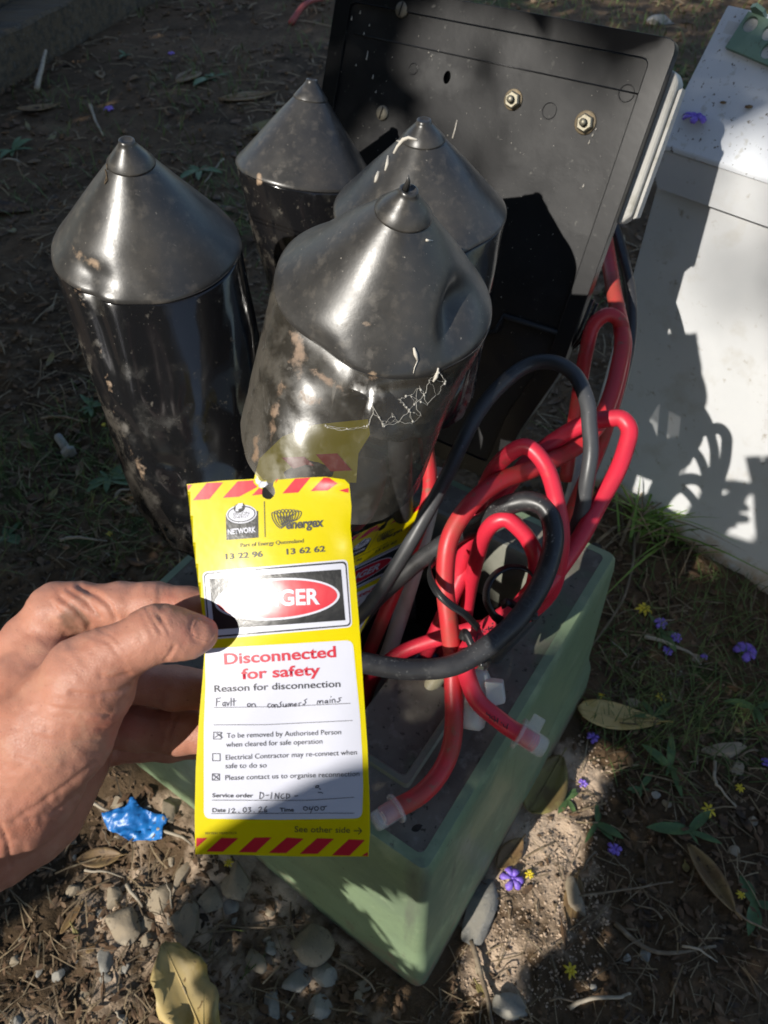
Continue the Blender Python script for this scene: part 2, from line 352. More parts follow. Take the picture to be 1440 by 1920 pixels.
Fq = np.stack([idx[:-1, :-1], idx[:-1, 1:], idx[1:, 1:], idx[1:, :-1]], -1).reshape(-1, 4)
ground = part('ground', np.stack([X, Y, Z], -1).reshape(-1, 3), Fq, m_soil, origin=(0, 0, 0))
tag(ground, 'bare brown soil with leaf litter and thin grass', None, None, 'structure')
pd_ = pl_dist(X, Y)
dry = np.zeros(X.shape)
for u_, v_, su_, sv_ in ((1000, 1620, .075, .13), (1090, 1450, .04, .06), (940, 1820, .05, .05)):     # sunlit strip by the plinth foot, painted as paler soil
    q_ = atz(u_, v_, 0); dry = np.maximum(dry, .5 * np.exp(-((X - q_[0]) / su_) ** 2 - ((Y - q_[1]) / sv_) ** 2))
dry = np.maximum(dry, .36 * np.clip(1 - np.hypot((X + .2) / .35, (Y - .2) / .3), 0, 1) ** .5)  # lower left soil made paler too
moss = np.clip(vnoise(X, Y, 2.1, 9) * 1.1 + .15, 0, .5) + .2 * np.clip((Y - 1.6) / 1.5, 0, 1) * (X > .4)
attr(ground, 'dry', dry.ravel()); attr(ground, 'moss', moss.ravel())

# ================================================================== TIMBER SLEEPERS, top left
def beam(p0, p1, h, w, back, z0, name, label):
    p0 = np.array([*p0[:2], z0]); p1 = np.array([*p1[:2], z0]); t = unit(p1 - p0); nrm = np.array([-t[1], t[0], 0])
    n = 60; s = np.linspace(0, 1, n); prof = [(0, 0), (0, h), (.004, h + .006), (w, h + .006), (w, 0)]
    V = []
    for k in s:
        c = p0 + (p1 - p0) * k + nrm * back
        for j, (a, b) in enumerate(prof):
            wob = .012 * vnoise(k * 20, j * 3.1, 1, 31 + j); V.append(c + nrm * (a + wob) + np.array([0, 0, b + wob * .8 * (b > 0)]))
    q = len(prof); F = [[i * q + j, i * q + (j + 1) % q, (i + 1) * q + (j + 1) % q, (i + 1) * q + j] for i in range(n - 1) for j in range(q)]
    F += [list(range(q))[::-1], [(n - 1) * q + j for j in range(q)]]
    return solid(name, label, 'sleeper', V, F, m_timber, smooth=False)
b0, b1 = atz(-260, 325, 0), atz(420, -75, 0)
beam(b0, b1, .17, .20, 0, -.03, 'timber_sleeper', 'grey weathered timber sleeper lying along the edge of the dark soil')
beam(b0, b1, .19, .22, .225, .08, 'timber_sleeper', 'browner timber sleeper behind the grey one, in the corner of the view')

# ================================================================== GREEN PLINTH
plinth = thing('pillar_base', 'green fibreglass pillar base with grimy open top standing in the soil', 'pillar base', pl(PL / 2, PW / 2, 0))
def ring(o, z, r=.012, n=5):           # rounded square loop, o = outset
    return [pl(a, b, z) for a, b in rrect(-o, -o, PL + o, PW + o, max(r * .72, .003), n)]
def loft(loops, closed_top=False):
    q = len(loops[0]); V = [p for l in loops for p in l]
    F = [[i * q + j, i * q + (j + 1) % q, (i + 1) * q + (j + 1) % q, (i + 1) * q + j] for i in range(len(loops) - 1) for j in range(q)]
    return np.array(V), F
V, F = loft([ring(.025, -.05, .016), ring(.021, .0, .016), ring(.0200, .018, .016), ring(.0182, .045, .016), ring(.0172, .056, .016), ring(.0145, .068, .016), ring(.0118, .078, .015), ring(.0105, .090, .015), ring(.007, .17, .014), ring(.003, .255, .013), ring(.002, .280, .013), ring(.0, .2955, .012), ring(-.003, .3005, .010), ring(-.012, .3015, .008)])
skirt = part('side_wall', V, F, m_green, plinth)
autosmooth(skirt, 40)
attr(skirt, 'dirt', np.clip(.42 - V[:, 2] / .09 * .42, 0, .42) + .10 * np.clip((V[:, 2] - .27) / .03, 0, 1))
IN = .052                              # inner edge of the flat top
top = part('top_face', *loft([ring(-.012, .3012, .008), ring(-.03, .2985, .006), ring(-IN, .2985, .006), ring(-IN - .001, .297, .006)]), m_gtop, plinth, smooth=False)
lip = part('inner_lip', *loft([ring(-IN, .2985, .006), ring(-IN - .002, .3015, .006), ring(-IN - .007, .3015, .006), ring(-IN - .009, .2985, .006), ring(-IN - .012, .20, .006)]), m_lip, plinth)
autosmooth(lip)
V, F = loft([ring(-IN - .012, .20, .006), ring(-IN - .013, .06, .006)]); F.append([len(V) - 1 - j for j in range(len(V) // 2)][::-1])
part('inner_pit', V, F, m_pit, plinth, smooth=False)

# flat facet of the inner edge and the corner holes
V, F = hexa([pl(.0555, .0555, .270), pl(.0555, .13, .270), pl(.16, .13, .270), pl(.16, .0555, .270)][::-1], [pl(.0575, .0575, .2965), pl(.0575, .128, .2965), pl(.158, .128, .2965), pl(.158, .0575, .2965)][::-1])
bevel(part('corner_pad', V, F, m_gtop, plinth, smooth=False), .002)
for c in (atz(785, 1560, .2988), atz(1117, 1026, .2988), pl(.036, PW - .036, .2988), pl(PL - .036, PW - .036, .2988)):
    part('screw_hole', *lathe(c, (0, 0, 1), [(.0066, -.0002), (.0064, .0005)], 24), m_pit, plinth)

# ================================================================== BLACK PANEL leaning back
PC = at(1275, 75, .67); PM = np.array([.553, .833, 0]); _t = math.radians(22.5)
PWd = math.sin(_t) * PM + np.array([0, 0, math.cos(_t)]); PE = np.array([.833, -.553, 0]); PN = unit(np.cross(PE, PWd))   # PN looks away from the camera side
if PN @ FW < 0: PN = -PN
def pan(e, w, n=0.0): return PC + e * PE + w * PWd - n * PN       # n: height off the face, towards the camera
def pan_px(u, v):                       # where a photo pixel falls on the face
    r = ray(u, v); d = ((PC - CAM) @ PN) / (r @ PN); q = at(u, v, d) - PC; return q @ PE, q @ PWd
PEW, PH = .376, .470
panel = thing('meter_panel', 'black plastic panel with bolts and moulded lettering leaning back behind the cones', 'panel', pan(-PEW / 2, -PH))
def pslab(outer, n0, n1, holes=(), step=None):
    v, f = tess(outer, holes, step); a = np.array([pan(x, y, n1) for x, y in v]); b = np.array([pan(x, y, n0) for x, y in v]); k = len(v)
    F = [list(t) for t in f] + [[i + k for i in t[::-1]] for t in f]; m = 0
    for L_, rev in [(outer, False)] + [(h, True) for h in holes]:
        n = len(L_)
        for i in range(n):
            p, q = m + i, m + (i + 1) % n; F.append([p, q, q + k, p + k][::-1] if not rev else [p, q, q + k, p + k])
        m += n
    return np.concatenate([a, b]), F
hx, hy = pan_px(838, 145)
def rounded_poly(poly, r):
    out = []
    for i, p in enumerate(poly):
        p = np.array(p, float); a = np.array(poly[i - 1], float); b = np.array(poly[(i + 1) % len(poly)], float)
        da = unit(a - p) * r; db = unit(b - p) * r
        for t in np.linspace(0, 1, 6): out.append(tuple((p + da) * (1 - t) ** 2 + 2 * p * t * (1 - t) + (p + db) * t ** 2))
    return out
o_ = rounded_poly([(0, 0), (-PEW, 0), (-PEW, -PH), (-.034, -PH), (-.028, -.40), (-.004, -.318)], .012); i_ = rounded_poly([(-.020, -.0185), (-PEW + .020, -.0185), (-PEW + .020, -PH + .02), (-.054, -PH + .02), (-.048, -.385), (-.022, -.300)], .008)
face = part('face_plate', *pslab(rounded_poly([(-.0205, -.019), (-PEW + .0205, -.019), (-PEW + .0205, -PH + .0205), (-.0545, -PH + .0205), (-.0485, -.3845), (-.0225, -.2995)], .008), -.006, 0, [oval(hx, hy, .0042, .0062, 16)[::-1]], .012), m_black, panel, smooth=False)
rim = part('raised_rim', *pslab(o_, -.012, .0032, [i_[::-1]]), m_rim, panel, smooth=False); bevel(rim, .0022, 3)
V, F = ribbon([pan(-PEW + .03, -.047, .0002), pan(-PEW / 2, -.047, .0004), pan(-.018, -.047, .0004)], [-PN] * 3, .0012, .0012)
part('moulded_line', V, F, m_rim, panel)
for w_ in (-.305,):
    V, F = ribbon([pan(-PEW + .05, w_, .002), pan(-.10, w_, .002), pan(-.090, w_ + .006, .002), pan(-.086, w_ + .025, .002), pan(-.022, w_ + .027, .002)], [-PN] * 5, .005, .005)
    part('moulded_rib', V, F, m_black, panel)
# moulded lettering
def ptext(s, ua, ub, hgt, name='moulded_lettering', n=.0009):
    v, f = text2d(s, -.012); ea, wa = pan_px(*ua); eb, wb = pan_px(*ub)
    L_ = math.hypot(eb - ea, wb - wa); sc = L_ / (v[:, 0].max() - v[:, 0].min()); d = np.array([eb - ea, wb - wa]) / L_; up = np.array([-d[1], d[0]])
    q = np.array([ea, wa]) + (v[:, :1] - v[:, 0].min()) * sc * d + v[:, 1:] * (hgt / .7) * up
    o = part(name, [pan(a, b, .0001) for a, b in q], f, m_rim, panel, smooth=False)
    md = o.modifiers.new('t', 'SOLIDIFY'); md.thickness = .0018; md.offset = 0
ptext('S APP. No.', (812, 12), (938, 47), .0112)
ptext('3625 /87', (962, 45), (1066, 78), .0112)
def pcirc(u, v, r, name, mat_=None):
    e, w = pan_px(u, v); P = np.array([pan(e + r * math.cos(a), w + r * math.sin(a), .0002) for a in np.linspace(0, 2 * math.pi, 30)])
    part(name, *tube(P, .0005, 6, False), mat_ or m_rim, panel)
for u, v, r in ((1030, 208, .0072), (1175, 175, .0072), (775, 129, .0052)): pcirc(u, v, r, 'ejector_mark')
def hexbolt(u, v, wr, nr, name):
    e, w = pan_px(u, v); ax = -PN
    o = part('washer', *lathe(pan(e, w, .0), ax, [(wr, 0), (wr, .0015), (wr * .93, .0021), (wr * .35, .0021)], 28), m_washer, panel)
    c = pan(e + .001, w - .0005, .002)
    part('nut', *join([lathe(c, ax, [(nr, 0), (nr, .0048), (nr * .84, .0062), (nr * .5, .0062)], 6)]), m_bolt, o, smooth=False)
    prof = [(.0032 + (.0004 if k % 2 else -.0002), .0062 + k * .0006) for k in range(9)] + [(.0022, .0118)]
    part('thread', *lathe(c, ax, prof, 16), m_bolt, o)
hexbolt(963, 187, .0098, .0082, 'bolt'); hexbolt(1098, 230, .0108, .0086, 'bolt')
for u, v, r, mm in ((755, 18, .0078, m_screw), (718, 212, .0075, m_screw)):
    e, w = pan_px(u, v); c = pan(e, w, 0)
    sc_ = part('screw_head', *lathe(c, -PN, [(r, 0), (r, .002), (r * .85, .0034), (r * .3, .004)], 24), mm, panel)
    part('slot', *ribbon([pan(e - .001, w - r * .8, .0039), pan(e, w, .0043), pan(e + .001, w + r * .8, .0039)], [-PN] * 3, .0014, .001), m_pit, sc_)
# pale backing tray behind the right edge
def backp(e, w, n): return pan(e, w, -n)
tray = [(-.30, -.012), (.006, -.012), (.010, -.10), (.010, -.145), (-.002, -.155), (-.30, -.155)]
V, F = pslab([(-.28, -.160), (.0, -.160), (.0085, -.150), (.0085, -.03), (.002, -.022), (-.28, -.022)], -.040, -.0145)
bevel(part('backing_tray', V, F, m_white_edge, panel, smooth=False), .003)
V, F = pslab([(.0095, -.152), (.0125, -.150), (.0125, -.034), (.0095, -.036)], -.036, -.020); part('tray_flange', V, F, m_white_edge, panel, smooth=False)
for k, (n_, dd) in enumerate(((.004, 0), (.011, .004), (.018, .009))):    # thin fins below the right edge
    P = [pan(.002 + dd, -.235 - dd, -n_), pan(-.002 + dd * .6, -.28, -n_ - .002), pan(-.016 - dd, -.325, -n_)]
    part('fin', *ribbon(P, [PE] * 3, .006, .0022), m_rim, panel)
# runs of dried water on the left of the face
sp = []
for u, v, l in ((660, 30, .004), (690, 95, .009), (683, 60, .003), (857, 225, .018), (668, 120, .002), (700, 140, .004), (676, 20, .003), (705, 170, .002), (693, 45, .002), (1112, 250, .003), (1106, 262, .004), (1118, 240, .002), (1095, 345, .003), (860, 300, .002)):
    e, w = pan_px(u, v); P = [pan(e, w, .0003), pan(e + .0004, w - l * .5, .0005), pan(e, w - l, .0006)]
    sp.append(tube(P, [.0003, .0006, .0009], 6))
for _ in range(150):
    e, w = -rnd.uniform(.02, .36), -rnd.uniform(.03, .40); r = rnd.uniform(.0002, .0006)
    sp.append((ICO1[0] * r + pan(e, w, 0), ICO1[1]))
o = part('dried_splash', *join(sp), m_drop, panel); o['kind'] = 'stuff'

# ================================================================== WHITE STEEL BOX
BA = at(1233, 268, .892); BU = np.array([.717, -.697, 0]); BN = np.array([.697, .717, 0])
r_ = ray(1365, 8); d_ = ((BA - CAM) @ BU) / (r_ @ BU); BB = at(1365, 8, d_); BDv = BB - BA      # lid top runs back along BDv
box = thing('electrical_box', 'white painted steel box with a speckled sloping lid behind the panel', 'electrical box', np.array([*(BA + .3 * BU + .18 * BN)[:2], 0]))
BW = .62
def bx(u, n, z): return np.array([*(BA + u * BU + n * BN)[:2], z])
zl = BA[2]; lh = .050; Ld = math.hypot(*BDv[:2]); zb = BB[2]
lt = [BA, BA + BW * BU, BA + BW * BU + BDv, BB]
V, F = hexa([p - np.array([0, 0, .006]) for p in lt], lt)
lid = part('lid', V, F, m_lid, box, smooth=False); bevel(lid, .004, 3)
# folded lip with a cut corner
lipz = lambda q: q
fr = [(0.001, -.010), (0.001, -.012), (.012, -lh), (BW, -lh), (BW, -.007)]
front = [BA + BU * a + np.array([0, 0, b]) + BN * .0015 for a, b in ((.0, -.006), (.0, -.022), (.014, -lh), (BW, -lh), (BW, -.006))]
fl = part('lid_front_lip', np.concatenate([front, [p + BN * .004 for p in front]]), [[0, 1, 2, 3, 4], [9, 8, 7, 6, 5]] + [[i, 5 + i, 5 + (i + 1) % 5, (i + 1) % 5] for i in range(5)], m_box, box, smooth=False)
sd = [BA + BN * .006 + np.array([0, 0, -.0065]), BA + BN * .006 + np.array([0, 0, -.022]), BA + BN * .016 + np.array([0, 0, -lh]), BB + np.array([0, 0, -lh]), BB + np.array([0, 0, -.0065])]
part('lid_side_lip', np.concatenate([sd, [p + BU * .004 for p in sd]]), [[4, 3, 2, 1, 0], [5, 6, 7, 8, 9]] + [[(i + 1) % 5, 5 + (i + 1) % 5, 5 + i, i] for i in range(5)], m_box, box, smooth=False)
nU, nZ = 60, 60
G = np.array([[bx(.010 + u * (BW - .02), .010, z) for u in np.linspace(0, 1, nU)] for z in np.linspace(-.05, zl - .012, nZ)])
Vb = G.reshape(-1, 3); Fb = [[i * nU + j, i * nU + j + 1, (i + 1) * nU + j + 1, (i + 1) * nU + j] for i in range(nZ - 1) for j in range(nU - 1)]
b_front = part('front_panel', Vb, Fb, m_box, box)
attr(b_front, 'dirt', np.clip(.55 - Vb[:, 2] / .16, 0, .5))
V, F = hexa([bx(.010, .0105, -.05), bx(BW - .01, .0105, -.05), bx(BW - .01, Ld - .01, -.05), bx(.010, Ld - .01, -.05)],
            [bx(.010, .0105, zl - .012), bx(BW - .01, .0105, zl - .012), bx(BW - .01, Ld - .01, zb - .012), bx(.010, Ld - .01, zb - .012)])
part('body', V, F, m_box, box, smooth=False)

# green bracket on the lid
def lidp(u, v, h=0.0):
    nrm = unit(np.cross(BU, BDv)); nrm = nrm if nrm[2] > 0 else -nrm; r = ray(u, v); d = ((BA + nrm * h - CAM) @ nrm) / (r @ nrm); return at(u, v, d)
LN = unit(np.cross(BU, BDv)); LN = LN if LN[2] > 0 else -LN; LB = unit(BDv)
def lid_ab(u, v): q = lidp(u, v, .004) - BA; return q @ BU, q @ LB
def lslab(outer, holes, h0, h1):
    v, f = tess(outer, holes); k = len(v); P = lambda h: [BA + BU * a + LB * b + LN * h for a, b in v]
    F = [list(t) for t in f] + [[i + k for i in t[::-1]] for t in f]; m = 0
    for L_ in [outer] + list(holes):
        n = len(L_); F += [[m + i, m + (i + 1) % n, m + (i + 1) % n + k, m + i + k][::-1] for i in range(n)]; m += n
    return np.array(P(h1) + P(h0)), F
brk = thing('steel_bracket', 'green painted steel bracket with round holes lying on the white lid', 'bracket', lidp(1420, 70))
c0 = lid_ab(1360, 90); c1 = lid_ab(1404, 22); dv = np.array(c1) - np.array(c0); ux = np.array([dv[1], -dv[0]]) / np.hypot(*dv)
if (np.array(lid_ab(1440, 120)) - c0) @ ux < 0: ux = -ux
hl = np.hypot(*dv); corners = [np.array(c0), np.array(c0) + ux * .16, np.array(c0) + ux * .16 + dv, np.array(c0) + dv]
holes = []
for (u, v) in ((1407, 47), (1443, 63), (1441, 97)):
    a, b = lid_ab(u, v); holes.append(oval(a, b, .0078, .0078, 20)[::-1])
V, F = lslab([tuple(c) for c in corners], holes, .0008, .0065); bevel(part('holed_plate', V, F, m_bracket, brk, smooth=False), .0008)
tb = np.array(c1); ua = ux
q = [BA + BU * p[0] + LB * p[1] for p in (tb + ua * .004, tb + ua * .020)]
tdir = unit(dv); t3 = BU * tdir[0] + LB * tdir[1]
pts = [q[0], q[1], q[1] + LN * .016, (q[0] + q[1]) / 2 + LN * .024 + 0 * t3, q[0] + LN * .016]
part('upright_tab', np.concatenate([pts, [p + t3 * .004 for p in pts]]), [[0, 1, 2, 3, 4][::-1], [5, 6, 7, 8, 9]] + [[i, (i + 1) % 5, 5 + (i + 1) % 5, 5 + i] for i in range(5)], m_bracket, brk, smooth=False)

# ================================================================== BLACK CONE-TOPPED SLEEVES
def shroud(label, rc, d, apx, ratio, direc, hpx, bot, bscale, dents=(), mud=(), slant=0.0, seed=0, crumple=.004, stub=False, film=None):
    C0 = at(*rc, d); v = unit(ray(*rc)); r = apx * d / FPX
    i = direc[0] * RT - direc[1] * UP; i = unit(i - v * (i @ v)); ax = unit(math.sqrt(1 - ratio ** 2) * i - ratio * v)
    x = unit(RT - ax * (RT @ ax)); y = np.cross(ax, x); B = at(*bot[:2], bot[2]); H = .03
    while math.dist(project(C0 + ax * H)[:2], rc) < math.hypot(*direc): H += .0005
    seg = 144; th = np.linspace(0, 2 * math.pi, seg, endpoint=False); dirs = np.cos(th)[:, None] * x + np.sin(th)[:, None] * y
    toward = dirs @ (-v)                                   # >0 on the camera's side
    def sculpt(V, rad):
        px = project(V); n = np.tile(toward, len(V) // seg)
        for (u, w, su, sv, dep, rot) in dents:
            c, s = math.cos(rot), math.sin(rot); a = px[:, 0] - u; b = px[:, 1] - w
            g = np.exp(-((c * a + s * b) / su) ** 2 - ((-s * a + c * b) / sv) ** 2)
            V -= rad * (dep * g * np.clip(n * 3 + .6, 0, 1))[:, None]
        return V
    def stain(o, V):
        px = project(V); a = np.zeros(len(V)); n = np.tile(toward, len(V) // seg)
        for (u, w, su, sv, amt, rot) in mud:
            c, s = math.cos(rot), math.sin(rot); p = px[:, 0] - u; q = px[:, 1] - w
            a = np.maximum(a, amt * np.exp(-((c * p + s * q) / su) ** 2 - ((-s * p + c * q) / sv) ** 2))
        attr(o, 'mud', a)
    root = thing('cable_end_shroud', label, 'cable shroud', B, 'black cone-topped sleeves on the cable ends')
    # cone
    hs = np.concatenate([[0], np.linspace(.015, .80, 34)]); V = []; R = []
    for h in hs:
        rr = r * (1 - h * .965) + r * .012 * math.sin(math.pi * min(h / .8, 1)) + r * .030 * (1 - math.exp(-h / .022)) * math.exp(-h / .09)
        wob = .0014 * np.array([vnoise(math.cos(t) * 1.3 + 3, math.sin(t) * 1.3 + h * 2, 1.5, seed) for t in th]) * 2
        V.append(C0 + ax * h * H + dirs * (rr + wob * (1 - h))[:, None]); R.append(dirs)
    V = sculpt(np.concatenate(V), np.concatenate(R)); n = len(hs)
    F = [[k * seg + j, k * seg + (j + 1) % seg, (k + 1) * seg + (j + 1) % seg, (k + 1) * seg + j] for k in range(n - 1) for j in range(seg)]
    co = part('cone', V, F, m_cone, root, origin=C0); stain(co, V)
    # moulded tip cap with its edge standing proud of the cone
    rc_ = r * .232; prof = [(rc_ * 1.0, .79 * H), (rc_ * 1.035, .795 * H), (rc_ * 1.02, .812 * H), (rc_ * .72, .88 * H), (rc_ * .42, .95 * H), (rc_ * .34, .975 * H), (rc_ * .33, .995 * H), (rc_ * .25, 1.0 * H), (rc_ * .2, .985 * H)]
    cap = part('tip_cap', *lathe(C0, ax, prof, 40), m_cone, co)
    if stub:
        b = C0 + ax * .985 * H; pts = [b - x * .003, b - x * .0022 + ax * .006, b - x * .001 + ax * .010, b + x * .0005 + ax * .005]
        part('torn_stub', *tube([b - x * .002, b - x * .0015 + ax * .006, b - x * .0022 + ax * .0095], [.0022, .0014, .0004], 8), m_cone, cap)
    # sleeve
    ns = 90; V = []; R = []
    for k in range(ns):
        s = k / (ns - 1); L_ = 1 + slant * np.cos(th)
        c = C0[None] + (B - C0)[None] * (s * L_)[:, None]
        f = np.interp(s, np.linspace(0, 1, len(bscale)), [q[0] for q in bscale]); g = np.interp(s, np.linspace(0, 1, len(bscale)), [q[1] for q in bscale])
        cr = crumple * max(0, s - .06) * np.array([vnoise(math.cos(t) * 2 + 5, math.sin(t) * 2 + s * 4, 1.2, seed + 5) + .6 * vnoise(math.cos(t) * 5, math.sin(t) * 5 + s * 9, 1.2, seed + 6) for t in th]) * 2
        rr = (r * (1.0 - .006 * math.exp(-s / .02)) + cr)[:, None]
        V.append(c + rr * (f * np.cos(th)[:, None] * x + g * np.sin(th)[:, None] * y)); R.append(dirs)
    V = sculpt(np.concatenate(V), np.concatenate(R)); n = ns
    F = [[(k + 1) * seg + j, (k + 1) * seg + (j + 1) % seg, k * seg + (j + 1) % seg, k * seg + j] for k in range(n - 1) for j in range(seg)]
    sl = part('sleeve', V, F, film or m_sleeve, root, origin=C0); stain(sl, V)
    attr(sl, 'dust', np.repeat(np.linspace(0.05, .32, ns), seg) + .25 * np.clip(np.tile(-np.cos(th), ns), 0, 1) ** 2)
    if not film: solidify(sl, .0011, -1)
    else:                               # the black lining that shows below the film's cut edge
        part('inner_lining', *tube([C0 + (B - C0) * s for s in (1.0, 1.12, 1.25, 1.4, 1.5)], [r * .50, r * .58, r * .60, r * .58, r * .52], 40, False), m_lining, root)
    # welded seam where cone and sleeve meet
    P = V[:seg] + dirs * .0001 + ax * .0008; P = np.vstack([P, P[:1]])
    part('seam', *tube(P, .0003, 6, False), m_cone, root)
    # the heavy cable inside
    b2 = np.array([*(B + (np.array([*pl(.2, .2, 0)[:2], B[2]]) - B) * .25)[:2], .22])
    return root, C0, ax, r, B
one = [(1, 1), (1, 1), (.98, .98), (.95, .95)]
S2 = shroud('rearmost small dusty cone-topped black sleeve with a tan splash below its seam', (572, 318), .77, 128, .27, (13, -170), 176, (640, 640, .86), one, seed=3,
            mud=[(487, 335, 7, 18, .62, 0), (520, 322, 5, 7, .55, 0)])
S3 = shroud('cone-topped black sleeve streaked with white droppings, between the front sleeve and the panel', (787, 392), .655, 162, .50, (8, -168), 192, (745, 720, .70), one, seed=5,
            dents=[(905, 470, 30, 60, .003, .2)])
S1 = shroud('leftmost cone-topped black sleeve, glossy and slightly crumpled at its left edge', (277, 458), .57, 171, .58, (-40, -196), 248, (396, 926, .63), [(1, 1), (.985, 1), (.95, 1), (.91, .96), (.86, .92)], seed=8,
            slant=.11, crumple=.004, dents=[(172, 520, 44, 26, .0035, .5), (195, 640, 14, 120, .004, -.3), (290, 690, 30, 130, .003, -.25), (330, 880, 30, 60, .004, -.4)],
            mud=[(168, 490, 55, 16, .50, .55), (150, 560, 12, 60, .38, -.2), (205, 720, 10, 120, .32, -.25), (265, 880, 16, 60, .40, -.5)])
S4 = shroud('largest cone-topped black sleeve in front, dented, muddy and with a broken tip', (722, 550), .505, 207, .68, (45, -195), 272, (628, 826, .525), [(1, 1), (.98, .98), (.95, .95), (.92, .92), (.89, .89)], seed=11,
            slant=.05, crumple=.0014, stub=True, film=m_film,
            dents=[(862, 590, 26, 62, .013, .25), (590, 665, 80, 34, .006, .75), (740, 745, 120, 26, .003, -.25), (850, 770, 44, 90, .004, .5)],
            mud=[(560, 660, 20, 60, .52, -.1), (610, 710, 60, 14, .50, .55), (690, 712, 34, 12, .46, -.6), (520, 760, 14, 90, .46, .2), (700, 610, 110, 16, .30, .3), (540, 500, 24, 40, .2, 0), (480, 850, 10, 60, .5, .1), (570, 745, 50, 30, .38, .2)])

# droppings and splashes lying on the sleeves
def splash(label, pts, rpx, root_surface, group=None):
    V, F = join([tube([at(u, v, dd) for u, v, dd in P], [r * P[0][2] / FPX for r in rp], 8) for P, rp in zip(pts, rpx)])
    return solid('dropping', label, 'dropping', V, F, m_drop, group)
def on(Sx, u, v):                       # depth of the cone's face at a pixel (first hit of the ray)
    rr = ray(u, v)
    dg = bpy.context.evaluated_depsgraph_get()
    hit, loc, nrm, idx_, ob, mt = S.ray_cast(dg, Vector(CAM), Vector(unit(rr)))
    return (np.array(loc) - CAM) @ FW if hit else 0.6
bpy.context.view_layer.update()
def onp(Sx, pts, lift=.0006): return [(u, v, on(Sx, u, v) - lift) for u, v in pts]
splash('branched white dropping running down the cone behind the front sleeve', [onp(S3, [(782, 262), (766, 258), (756, 262), (745, 275), (738, 288)]), onp(S3, [(728, 292), (726, 308), (722, 320)]), onp(S3, [(710, 322), (706, 334), (703, 342)]), onp(S3, [(744, 264), (752, 266)])],
       [[1.5, 3, 4, 3, 2], [2, 3.5, 1.5], [3, 4, 1.5], [1.5, 2]], None)
splash('small white dropping at the lower rim of the front cone', [onp(S4, [(776, 652), (779, 664), (783, 676)]), onp(S4, [(783, 676), (777, 690), (775, 700)])], [[2, 4, 2], [1.2, 1, .8]], None)
splash('round white speck high on the front cone', [onp(S4, [(799, 450), (803, 451), (812, 451)])], [[2.4, 2.2, .6]], None)
splash('second small dropping beside the cobweb on the front sleeve', [onp(S4, [(822, 690), (818, 706), (812, 716)])], [[1.5, 4, 1.5]], None)
# cobweb strands on the front sleeve
wv = []
anch = [(700, 770), (716, 790), (736, 776), (758, 760), (770, 742), (786, 726), (806, 712), (824, 700), (836, 716), (818, 742), (800, 758), (790, 780), (775, 792), (745, 792), (720, 800), (690, 800), (662, 804), (640, 806), (612, 800), (766, 770), (778, 756), (748, 748), (795, 740), (690, 745)]
for i, a in enumerate(anch):
    for j in sorted(range(len(anch)), key=lambda q: math.dist(a, anch[q]) * rnd.uniform(.6, 1.6))[1:3]:
        b = anch[j]; P = [(a[0] + (b[0] - a[0]) * t + rnd.uniform(-2.5, 2.5), a[1] + (b[1] - a[1]) * t + rnd.uniform(-2.5, 2.5)) for t in np.linspace(0, 1, 6)]
        q = onp(S4, P, .0012); 
        if max(t[2] for t in q) - min(t[2] for t in q) < .03: wv.append(tube([at(*t) for t in q], [rnd.uniform(.2, .5) * .5 / FPX] * 6, 4))
        if rnd.random() < .7:
            t = q[rnd.randrange(6)]; wv.append((ICO1[0] * rnd.uniform(.8, 2.6) * .5 / FPX * np.array([1, 1, 1.3]) + at(*t), ICO1[1]))
solid('cobweb', 'white beaded cobweb strands caught on the muddy side of the front sleeve', 'cobweb', *join(wv), m_web, kind=None)
wv = []
for P in ([(190, 310), (197, 318), (200, 330), (196, 345)], [(190, 310), (200, 308), (201, 318)], [(196, 345), (201, 338), (199, 322)]):
    wv.append(tube([at(*t) for t in onp(S1, P, .001)], .0004, 5))
solid('dry_fibre', 'fine dry fibre looped near the tip of the leftmost cone', 'fibre', *join(wv), m_straw)

# ================================================================== CABLES
def cpath(pts, n=10): return spline([at(u, v, d) for u, v, d in pts], n)
def cable(name, label, pts, r, m, cat='cable', group=None, seg=18, n=10):
    P = cpath(pts, n); P = P + np.stack([vnoise(np.arange(len(P)) * .13, np.full(len(P), k * 7.3), 1, 50 + k) * .0015 for k in range(3)], -1)
    return solid(name, label, cat, *tube(P, r, seg), m, group), P
R = .0083
R1, P1 = cable('red_cable', 'bright red cable with the tallest loop on the right, ending in the overhanging clear cap',
    [(1003, 1394, .652), (975, 1377, .652), (935, 1350, .654), (898, 1318, .656), (880, 1280, .657), (872, 1240, .652), (888, 1200, .662), (935, 1160, .668), (985, 1128, .668), (1035, 1085, .668), (1085, 1012, .675), (1135, 925, .685), (1170, 850, .69), (1179, 808, .693), (1163, 786, .697), (1130, 787, .702), (1085, 800, .707), (1030, 832, .712), (985, 872, .716), (950, 915, .722), (905, 985, .735), (865, 1080, .75), (815, 1190, .77), (760, 1300, .81), (740, 1380, .87)], R * .97, m_red)
R2, P2 = cable('red_cable', 'dirty red cable rising from the clear cap beside the held tag',
    [(718, 1530, .622), (745, 1515, .628), (790, 1488, .638), (828, 1445, .648), (848, 1390, .658), (852, 1320, .664), (848, 1240, .668), (840, 1160, .662), (834, 1085, .66), (842, 1015, .655), (880, 948, .655), (940, 902, .662), (1000, 878, .675), (1060, 850, .715), (1105, 818, .73), (1135, 770, .745), (1158, 700, .765), (1166, 630, .785), (1152, 550, .815), (1140, 480, .85), (1128, 400, .88), (1110, 300, .93)], R, m_redd)
